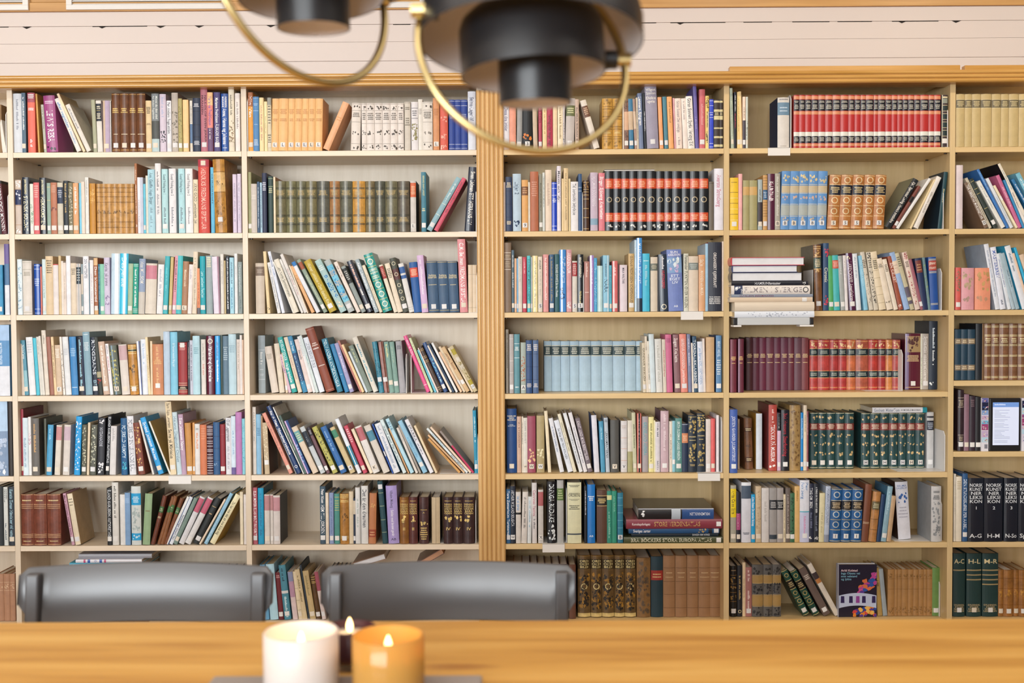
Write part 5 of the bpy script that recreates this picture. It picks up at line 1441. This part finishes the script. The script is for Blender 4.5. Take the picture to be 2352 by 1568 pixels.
def face_out():
    # book standing with its front cover to the room, bottom shelf
    Y = .06; zs = shelf_z('E', 6); a = P(1926, 1424, Y); b = P(2014, 1296, Y); W = b.x - a.x; H = b.z - zs; T = .026
    m = MB(); navy = hexl('1c1c34')
    m.box((0, 0, 0), (W, .002, H), 1, navy); m.box((0, T - .002, 0), (W, T, H), 1, hexl('c8ccd8')); m.box((-.0022, 0, 0), (0, T, H), 1, hexl('b8bccc'))
    rnd = random.Random(3); o = .0004
    def blob(u, v, su, sv, c, n=7):
        nonlocal o; o += .00002
        V = [(min(W - .0005, max(.0005, u * W + su * W * rnd.uniform(.5, 1.1) * math.cos(6.283 * i / n))), -o, min(H - .001, max(.001, (1 - v) * H + sv * H * rnd.uniform(.5, 1.1) * math.sin(6.283 * i / n)))) for i in range(n)]
        m.add(V, [list(range(n))], hexl(c), 1)
    for i in range(26):
        s = rnd.random(); blob(.55 + .42 * s + rnd.uniform(-.1, .1), .52 - .3 * s + rnd.uniform(-.06, .1), .09, .05, rnd.choice(['c04a9a', '5a3c98', '2c5cb0', 'e07848', 'd85890']))
    for i in range(24): blob(rnd.uniform(.4, .98), rnd.uniform(.82, .98), .08, .05, rnd.choice(['e88830', 'd84848', '5a3c98', 'f0c060', '2c4aa0']))
    k = 14; V = []
    for i in range(k + 1):
        u = i / k; bow = .05 * (2 * u - 1) ** 2; V += [(u * W * .98 + .001, -.0016, H * (1 - .54 - bow)), (u * W * .98 + .001, -.0016, H * (1 - .78 - bow))]
    m.add(V, [(2 * i, 2 * i + 1, 2 * i + 3, 2 * i + 2) for i in range(k)], hexl('c4d0ec'), 1)
    for u in (.1, .32, .5, .66, .92): m.add([((u - .05) * W, -.0018, H * .27), ((u + .05) * W, -.0018, H * .27), ((u + .045) * W, -.0018, H * .40), ((u - .045) * W, -.0018, H * .40)], [(0, 1, 2, 3)], hexl('30285c' if u != .5 else '9848a0'), 1)
    for i, (s, c) in enumerate((('Arild Kolstad', 'f0d8e0'), ('Inga Olsens vei', '88c0d8'), ('mot velstand', '88c0d8'), ('og lykke', '88c0d8'))):
        V, F, w_ = text_tris(s); sc = .0115
        m.add([(.008 + p[0] * sc, -.002, H * (.87 - .055 * i) + p[1] * sc) for p in V], F, hexl(c), 1)
    o_ = m.build('book', BM); o_.location = (a.x, Y, zs + .0003)
    p = MB(); p.box((0, .0022, .003), (W - .003, T - .0022, H - .003), 3, hexl('dcd4c4')); p.build('page_block', BM, o_)
    tag(o_, 'dark book standing with colourful front cover outward, bottom shelf, rightmost full bay', 'book', 'books on bottom shelf, rightmost full bay')
    # tablet and picture-strip magazines, fifth shelf of the right-edge bay
    zs = shelf_z('F', 4)
    def magazine(u0, u1, lab):
        a = P(u0, 1037, .012); b = P(u1, 914, .012); W = b.x - a.x; H = b.z - zs; m = MB(); m.box((0, 0, 0), (W, .02, H), 1, hexl('e4e2ea')); r = random.Random(int(u0)); z = H * .17
        while z < H - .006:
            hh = min(r.uniform(.008, .03), H - z); m.add([(.001, -.0004, z), (W - .001, -.0004, z), (W - .001, -.0004, z + hh), (.001, -.0004, z + hh)], [(0, 1, 2, 3)], hexl(r.choice(['8ca8d8', 'c8b0d0', '202848', 'a04878', '70b8d8', 'd8d0e0', '6c6ca8', 'b8d8e8'])), 1)
            for j in range(6):
                x = r.uniform(.1, .8) * W; s = r.uniform(.1, .2) * W; zz = z + hh * r.uniform(.1, .6); m.add([(x, -.0006, zz), (x + s, -.0006, zz), (x + s * .8, -.0006, min(z + hh, zz + s)), (x, -.0006, min(z + hh, zz + s * .7))], [(0, 1, 2, 3)], hexl(r.choice(['f0e8f0', '4868a8', 'c88098', 'e8d8b0'])), 1)
            z += hh + r.choice((0, .0025))
        for j in range(9): m.add([(W * .45 + j * W * .05, -.0005, H * .05), (W * .48 + j * W * .05, -.0005, H * .05), (W * .48 + j * W * .05, -.0005, H * .13), (W * .45 + j * W * .05, -.0005, H * .13)], [(0, 1, 2, 3)], (.05, .05, .08), 1)
        o = m.build('magazine', BM); o.location = (a.x, .012, zs + .0003); tag(o, lab, 'magazine', 'picture-strip magazines by the tablet')
    magazine(2253.7, 2271, 'magazine with strip of colourful pictures left of tablet, fifth shelf'); magazine(2346, 2364, 'magazine with strip of colourful pictures right of tablet, at photo edge')
    a = P(2272, 1037, .01); b = P(2345, 914, .01); W = b.x - a.x; H = b.z - zs; r = empty('tablet', (a.x, .01, zs + .0003))
    m = MB(); m.box((0, 0, 0), (W, .012, H)); m.build('case', BLACK, r, bevel=.003)
    s = MB(); x0, x1, z0, z1 = .012, W * .935, H * .115, H * .92
    lit = lambda c: [x * 1.0 for x in c]
    s.add([(x0, -.0006, z0), (x1, -.0006, z0), (x1, -.0006, z1), (x0, -.0006, z1)], [(0, 1, 2, 3)], mi=0)
    hz = z1 - (z1 - z0) * .11; s.add([(x0, -.0008, hz), (x1, -.0008, hz), (x1, -.0008, z1), (x0, -.0008, z1)], [(0, 1, 2, 3)], mi=1)
    rr = random.Random(2); z = hz - .012
    for i in range(26):
        L = rr.uniform(.15, .6) * (x1 - x0); s.add([(x0 + .006, -.0008, z), (x0 + .006 + L, -.0008, z), (x0 + .006 + L, -.0008, z + .0011), (x0 + .006, -.0008, z + .0011)], [(0, 1, 2, 3)], mi=2); z -= .0052 * rr.choice((1, 1, 1, 1.7))
        if z < z0 + .005: break
    V, F, w_ = text_tris('Innholdsliste'); sc = .008; s.add([(x0 + .006 + p[0] * sc, -.001, hz + .007 + p[1] * sc) for p in V], F, mi=3)
    def em(n, c, k):
        m_, t, b_ = nmat(n); b_.inputs['Base Color'].default_value = (*c, 1); b_.inputs['Emission Color'].default_value = (*c, 1); b_.inputs['Emission Strength'].default_value = k; b_.inputs['Roughness'].default_value = .2; return m_
    s.build('screen', [em('screen_white', hexl('ccd4ea'), .45), em('screen_blue', hexl('6c90cc'), .45), em('screen_text', hexl('9098a8'), .2), em('screen_title', hexl('e8f0fc'), .5)], r)
    tag(r, 'black tablet with lit page and blue header, fifth shelf, right-edge bay', 'tablet')
# ------------------------------------------------------------------ table, candles, chairs, lamps
def table():
    zt = .74; yf = PZ(1176, 1423.5, zt).y; yn = yf - .92
    m, t, b = nmat('pine_table_top')
    tc = t.nodes.new('ShaderNodeTexCoord'); mp = t.nodes.new('ShaderNodeMapping'); mp.inputs['Scale'].default_value = (.55, 9, 1)
    t.links.new(tc.outputs['Object'], mp.inputs[0])
    n = t.nodes.new('ShaderNodeTexNoise'); n.inputs['Scale'].default_value = 2.6; n.inputs['Detail'].default_value = 7; n.inputs['Distortion'].default_value = .5
    t.links.new(mp.outputs[0], n.inputs['Vector'])
    r = ramp(t, n.outputs['Fac'], [(.3, (.50, .23, .035)), (.5, (.68, .36, .075)), (.72, (.80, .48, .13))])
    v = t.nodes.new('ShaderNodeTexVoronoi'); v.inputs['Scale'].default_value = 1.0
    mp2 = t.nodes.new('ShaderNodeMapping'); mp2.inputs['Scale'].default_value = (1.9, 6.5, 1); t.links.new(tc.outputs['Object'], mp2.inputs[0]); t.links.new(mp2.outputs[0], v.inputs['Vector'])
    rk = ramp(t, v.outputs['Distance'], [(.05, (.22, .09, .03)), (.10, (.5, .32, .2)), (.17, (1, 1, 1))])
    x = t.nodes.new('ShaderNodeMix'); x.data_type = 'RGBA'; x.blend_type = 'MULTIPLY'; x.inputs[0].default_value = .9
    t.links.new(r.outputs[0], x.inputs[6]); t.links.new(rk.outputs[0], x.inputs[7]); t.links.new(x.outputs[2], b.inputs['Base Color'])
    b.inputs['Roughness'].default_value = .42
    root = empty('dining_table', (0, (yf + yn) / 2, 0)); hy = (yf - yn) / 2
    k = MB(); k.box((-3.2, -hy, zt - .035), (3.2, hy, zt)); k.build('table_top', m, root, bevel=.004)
    k = MB(); k.box((-3.0, -hy + .08, zt - .13), (3.0, hy - .08, zt - .036)); k.build('apron', PINE, root)
    for sx in (-2.95, 2.95):
        for sy in (-hy + .12, hy - .12):
            k = MB(); k.box((sx - .04, sy - .04, 0), (sx + .04, sy + .04, zt - .036)); k.build('leg', PINE, root)
    tag(root, 'long pine table with knots in the foreground', 'table')
    # tray
    a = PZ(492, 1551, zt + .012); c = PZ(1108, 1549, zt + .012); W = c.x - a.x; yb = (a.y + c.y) / 2; D = .26
    k = MB(); k.box((a.x, yb - D, zt + .0005), (c.x, yb, zt + .012)); o = k.build('tray', mat('grey_tray', (.33, .29, .27), .45), bevel=.003)
    tag(o, 'flat grey tray under the candle glasses on the pine table', 'tray')
    return zt + .0125
def teardrop(h, r):
    return [(0.0, 0)] + [(r * math.sin(math.pi * min(1, (i / 9) ** .8)) ** .8 * (1 - .25 * i / 9), h * i / 9) for i in range(1, 9)] + [(0.0, h)]
def glass(name, c, trans, rough, em=None):
    m, t, b = nmat(name); out = t.nodes['Material Output']
    tr = t.nodes.new('ShaderNodeBsdfTranslucent'); tr.inputs[0].default_value = (*c, 1); mx = t.nodes.new('ShaderNodeMixShader'); mx.inputs[0].default_value = trans
    b.inputs['Base Color'].default_value = (*c, 1); b.inputs['Roughness'].default_value = rough
    t.links.new(b.outputs[0], mx.inputs[1]); t.links.new(tr.outputs[0], mx.inputs[2]); t.links.new(mx.outputs[0], out.inputs[0]); return m
def candles(zb):
    fl, t, b = nmat('candle_flame'); b.inputs['Emission Color'].default_value = (1, .62, .22, 1); b.inputs['Emission Strength'].default_value = 9
    wax = mat('candle_wax', (.85, .78, .66), .45); wick = mat('wick', (.02, .02, .02), .8)
    S = [('white frosted candle glass with small flame on the grey tray', 691.5, 1447, 86.5, -2.585, glass('white_frosted_glass', (.86, .80, .76), .35, .3), 1.1),
         ('amber candle glass with glowing flame, beside the white one', 891.5, 1456, 83.5, -2.60, glass('amber_glass', (.74, .43, .11), .45, .12), .8),
         ('dark plum candle glass half hidden behind the white and amber ones', 803, 1438, 62, -2.46, glass('dark_plum_glass', (.06, .022, .03), .12, .15), .35)]
    for lab, u, v, hp, Y, gm, pw in S:
        c = P(u, v, Y); R = hp * (Y + 4.0) / FPX; H = c.z - zb
        root = empty('candle_holder', (c.x, Y, zb)); m = MB(); th = .0035
        m.lathe([(0, .0), (R * .96, .0), (R, .006), (R, H - .002), (R - th * .5, H), (R - th, H - .002), (R - th, .008), (0, .008)], 64); m.build('glass', gm, root, smooth=True)
        m = MB(); hw = H * (.66 if hp > 70 else .74); m.lathe([(0, .009), (R - th - .002, .009), (R - th - .002, hw), (R * .5, hw - .003), (0, hw - .004)], 48); m.build('candle', wax, root, smooth=True)
        m = MB(); m.tube([(0, 0, hw - .005), (.001, 0, hw + .006)], .0009, 6); m.build('wick', wick, root)
        m = MB(); m.lathe([(r, z + hw + .003) for r, z in teardrop(.022, .0052)], 16); m.build('flame', fl, root, smooth=True)
        l = bpy.data.lights.new('candle_light', 'POINT'); l.energy = pw; l.color = (1, .62, .28); l.shadow_soft_size = .004
        o = bpy.data.objects.new('candle_light', l); COL.objects.link(o); o.parent = root; o.location = (0, 0, hw + .018)
        tag(root, lab, 'candle', 'candle glasses on the tray')
def chairs():
    Y = -1.93
    black = mat('black_laminate', (.075, .075, .08), .3, 0, .9); seatm = mat('black_seat', (.02, .02, .022), .4)  # laminate base lightened: the window's grey sheen is painted into its colour
    for i, (ul, ur, vt, posts) in enumerate(((36, 622, 1309, ((45, 81), (566, 603))), (735, 1322, 1306, ((748, 781), (1272, 1306))))):
        a = P(ul, vt, Y); b = P(ur, vt, Y); zt = (a.z + b.z) / 2; cx = (a.x + b.x) / 2; W = b.x - a.x
        root = empty('chair', (cx, Y, 0)); zl = P(300, 1404, Y).z
        # back panel: thin curved board, ends rounded, hollow towards the table
        m = MB(); N = 36; th = .009; vs = []; sag = .045
        for k in range(N + 1):
            s = -1 + 2 * k / N; x = s * W / 2; y = sag * (1 - s * s) ; e = max(0, abs(s) - .955) / .045; rr = .014 * (1 - math.sqrt(max(0, 1 - e * e)))
            lo = zl - .03 * min(1, max(0, (.97 - abs(s)) / .12)) + rr
            for q in ((y, lo), (y, zt - rr), (y + th, zt - rr), (y + th, lo)): vs.append((x, q[0] + (q[1] - zl) * .22, q[1]))
        fs = []
        for k in range(N):
            for q in range(4): fs.append((4 * k + q, 4 * k + (q + 1) % 4, 4 * k + 4 + (q + 1) % 4, 4 * k + 4 + q))
        fs += [(0, 1, 2, 3), (4 * N + 3, 4 * N + 2, 4 * N + 1, 4 * N)]
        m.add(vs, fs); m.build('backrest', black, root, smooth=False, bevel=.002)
        for p in root.children[0].data.polygons: p.use_smooth = abs(p.normal.y) > .5
        for pl, pr in posts:
            x0 = P(pl, 1330, Y - .012).x - cx; x1 = P(pr, 1330, Y - .012).x - cx; m = MB(); ztp = P(300, 1319, Y).z
            s = (x0 + x1) / W; y = sag * (1 - s * s) - .004; lean = (ztp - zl) * .22; lb = -zl * .10 + .02
            m.add([(x0, y - .028 + lb, 0), (x1, y - .028 + lb, 0), (x1, y + lb, 0), (x0, y + lb, 0), (x0 + .004, y + lean - .02, ztp), (x1, y + lean - .02, ztp), (x1, y + lean, ztp), (x0 + .004, y + lean, ztp)],
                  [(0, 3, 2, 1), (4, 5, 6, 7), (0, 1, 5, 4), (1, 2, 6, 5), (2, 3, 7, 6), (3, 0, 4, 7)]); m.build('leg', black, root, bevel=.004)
        for sx in (-1, 1):
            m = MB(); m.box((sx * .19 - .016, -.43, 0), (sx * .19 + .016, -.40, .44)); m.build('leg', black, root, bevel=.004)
        m = MB(); m.box((-.205, -.44, .44), (.205, .0, .458)); m.build('seat', seatm, root, bevel=.006)
        tag(root, ['black chair with grey sheen pushed to the table, left one', 'black chair behind the candles, nearer the fluted post'][i], 'chair', 'black chairs behind the table')
def lamp(label, c, s, hoop_n, tilt, otilt):
    "multi-shade pendant; c = hoop centre in the room, s = metres per design unit (pixel at its distance)"
    root = empty('pendant_lamp', c)
    def shell(name, R, zb, prof, x, rot):
        g = empty(name, (x, 0, 0)); COL.objects.unlink(g); bpy.data.objects.remove(g)
        th = .0016; m = MB(); m.lathe([(r, z) for r, z in prof], 72); o = m.build(name, BLACK, root, smooth=True, loc=(x, 0, zb)); o.rotation_euler = rot
        k = MB(); k.lathe([(max(0, r - th), z + (.0004 if i == 0 else -th if i == len(prof) - 1 else 0)) for i, (r, z) in enumerate(prof)], 72); q = k.build('white_lining', LAMPW, o, smooth=True)
        e = o.modifiers.new('edge', 'EDGE_SPLIT'); e.split_angle = math.radians(40)
        return o
    R = 83 * s; shell('inner_shade', R, -114 * s, [(R, 0), (R, 120 * s), (.3 * R, 132 * s), (.04, 136 * s)] if R > .06 else [(R, 0), (R, 120 * s), (.3 * R, 130 * s)], 24 * s, (math.radians(2), math.radians(-1), 0))
    R = 165 * s; shell('middle_shade', R, -48 * s, [(R, 0), (R, 105 * s), (R * .95, 128 * s), (R * .8, 150 * s), (R * .35, 165 * s)], 20 * s, (math.radians(-3), math.radians(-3), 0))
    R = 256 * s; shell('outer_shade', R, 24 * s, [(R, 0), (R, 50 * s), (R * .97, 80 * s), (R * .88, 125 * s), (R * .7, 165 * s), (R * .4, 190 * s), (R * .1, 197 * s)], 14 * s, otilt)
    n = Vector(hoop_n).normalized(); a = n.cross(Vector((0, 0, 1))).normalized(); b = n.cross(a).normalized(); RH = 248 * s
    m = MB(); m.tube([a * (RH * math.cos(q)) + b * (RH * math.sin(q)) for q in [2 * math.pi * i / 96 for i in range(96)]], 9.5 * s, 10, True); m.build('hoop', BRASS, root, smooth=True)
    for sx, dz in ((-1, 78 * s), (1, 4 * s)):
        ph = a * (sx * RH * (1 if a.x > 0 else -1)); ph = Vector((ph.x, ph.y, dz)); m = MB(); d = Vector((sx, 0, 0))
        m.tube([ph - d * 14 * s, ph + d * 16 * s], 17 * s, 16); m.build('knob', BRASS, root, smooth=False)
        m = MB(); m.tube([ph - d * 16 * s, ph - d * 44 * s], 22 * s, 12); m.build('bracket', BLACK, root)
    m = MB(); m.tube([(0, 0, 235 * s), (0, 0, 2.79 - c[2])], .003, 8); m.build('cord', BLACK, root)
    m = MB(); m.lathe([(0, 2.76 - c[2]), (.05, 2.765 - c[2]), (.05, 2.7995 - c[2]), (0, 2.7995 - c[2])], 32); m.build('ceiling_cap', BLACK, root)
    tag(root, label, 'lamp', 'black pendant lamps over the table')
def lamps():
    d1 = 1.28; c = P(1205, 124, -4 + d1)
    lamp('large black multi-shade pendant lamp with brass hoop, upper middle', c, d1 / FPX, (.30, -.86, .34), (0, math.radians(-6), 0), (math.radians(-8), 0, 0))
    d2 = 1.36; c = P(695, -50, -4 + d2)
    lamp('black pendant lamp with brass hoop, half out of frame, left one', c, d2 / FPX, (.74, -.62, .22), (0, math.radians(3), 0), (math.radians(-8), 0, 0))
# ------------------------------------------------------------------ build everything
load_glyphs(set(''.join(re.findall(r':([^|\n]*)', DATA)) + 'ABCDEFGHIJKLMNOPQRSTUVWXYZÅÄÖØabcdefghijklmnopqrstuvwxyzåäöø0123456789.-&'))
room(); bookcases()
read_data(); place_items(); make_books()
bookends(); stacks(); face_out()
zb = table(); candles(zb); chairs(); lamps()
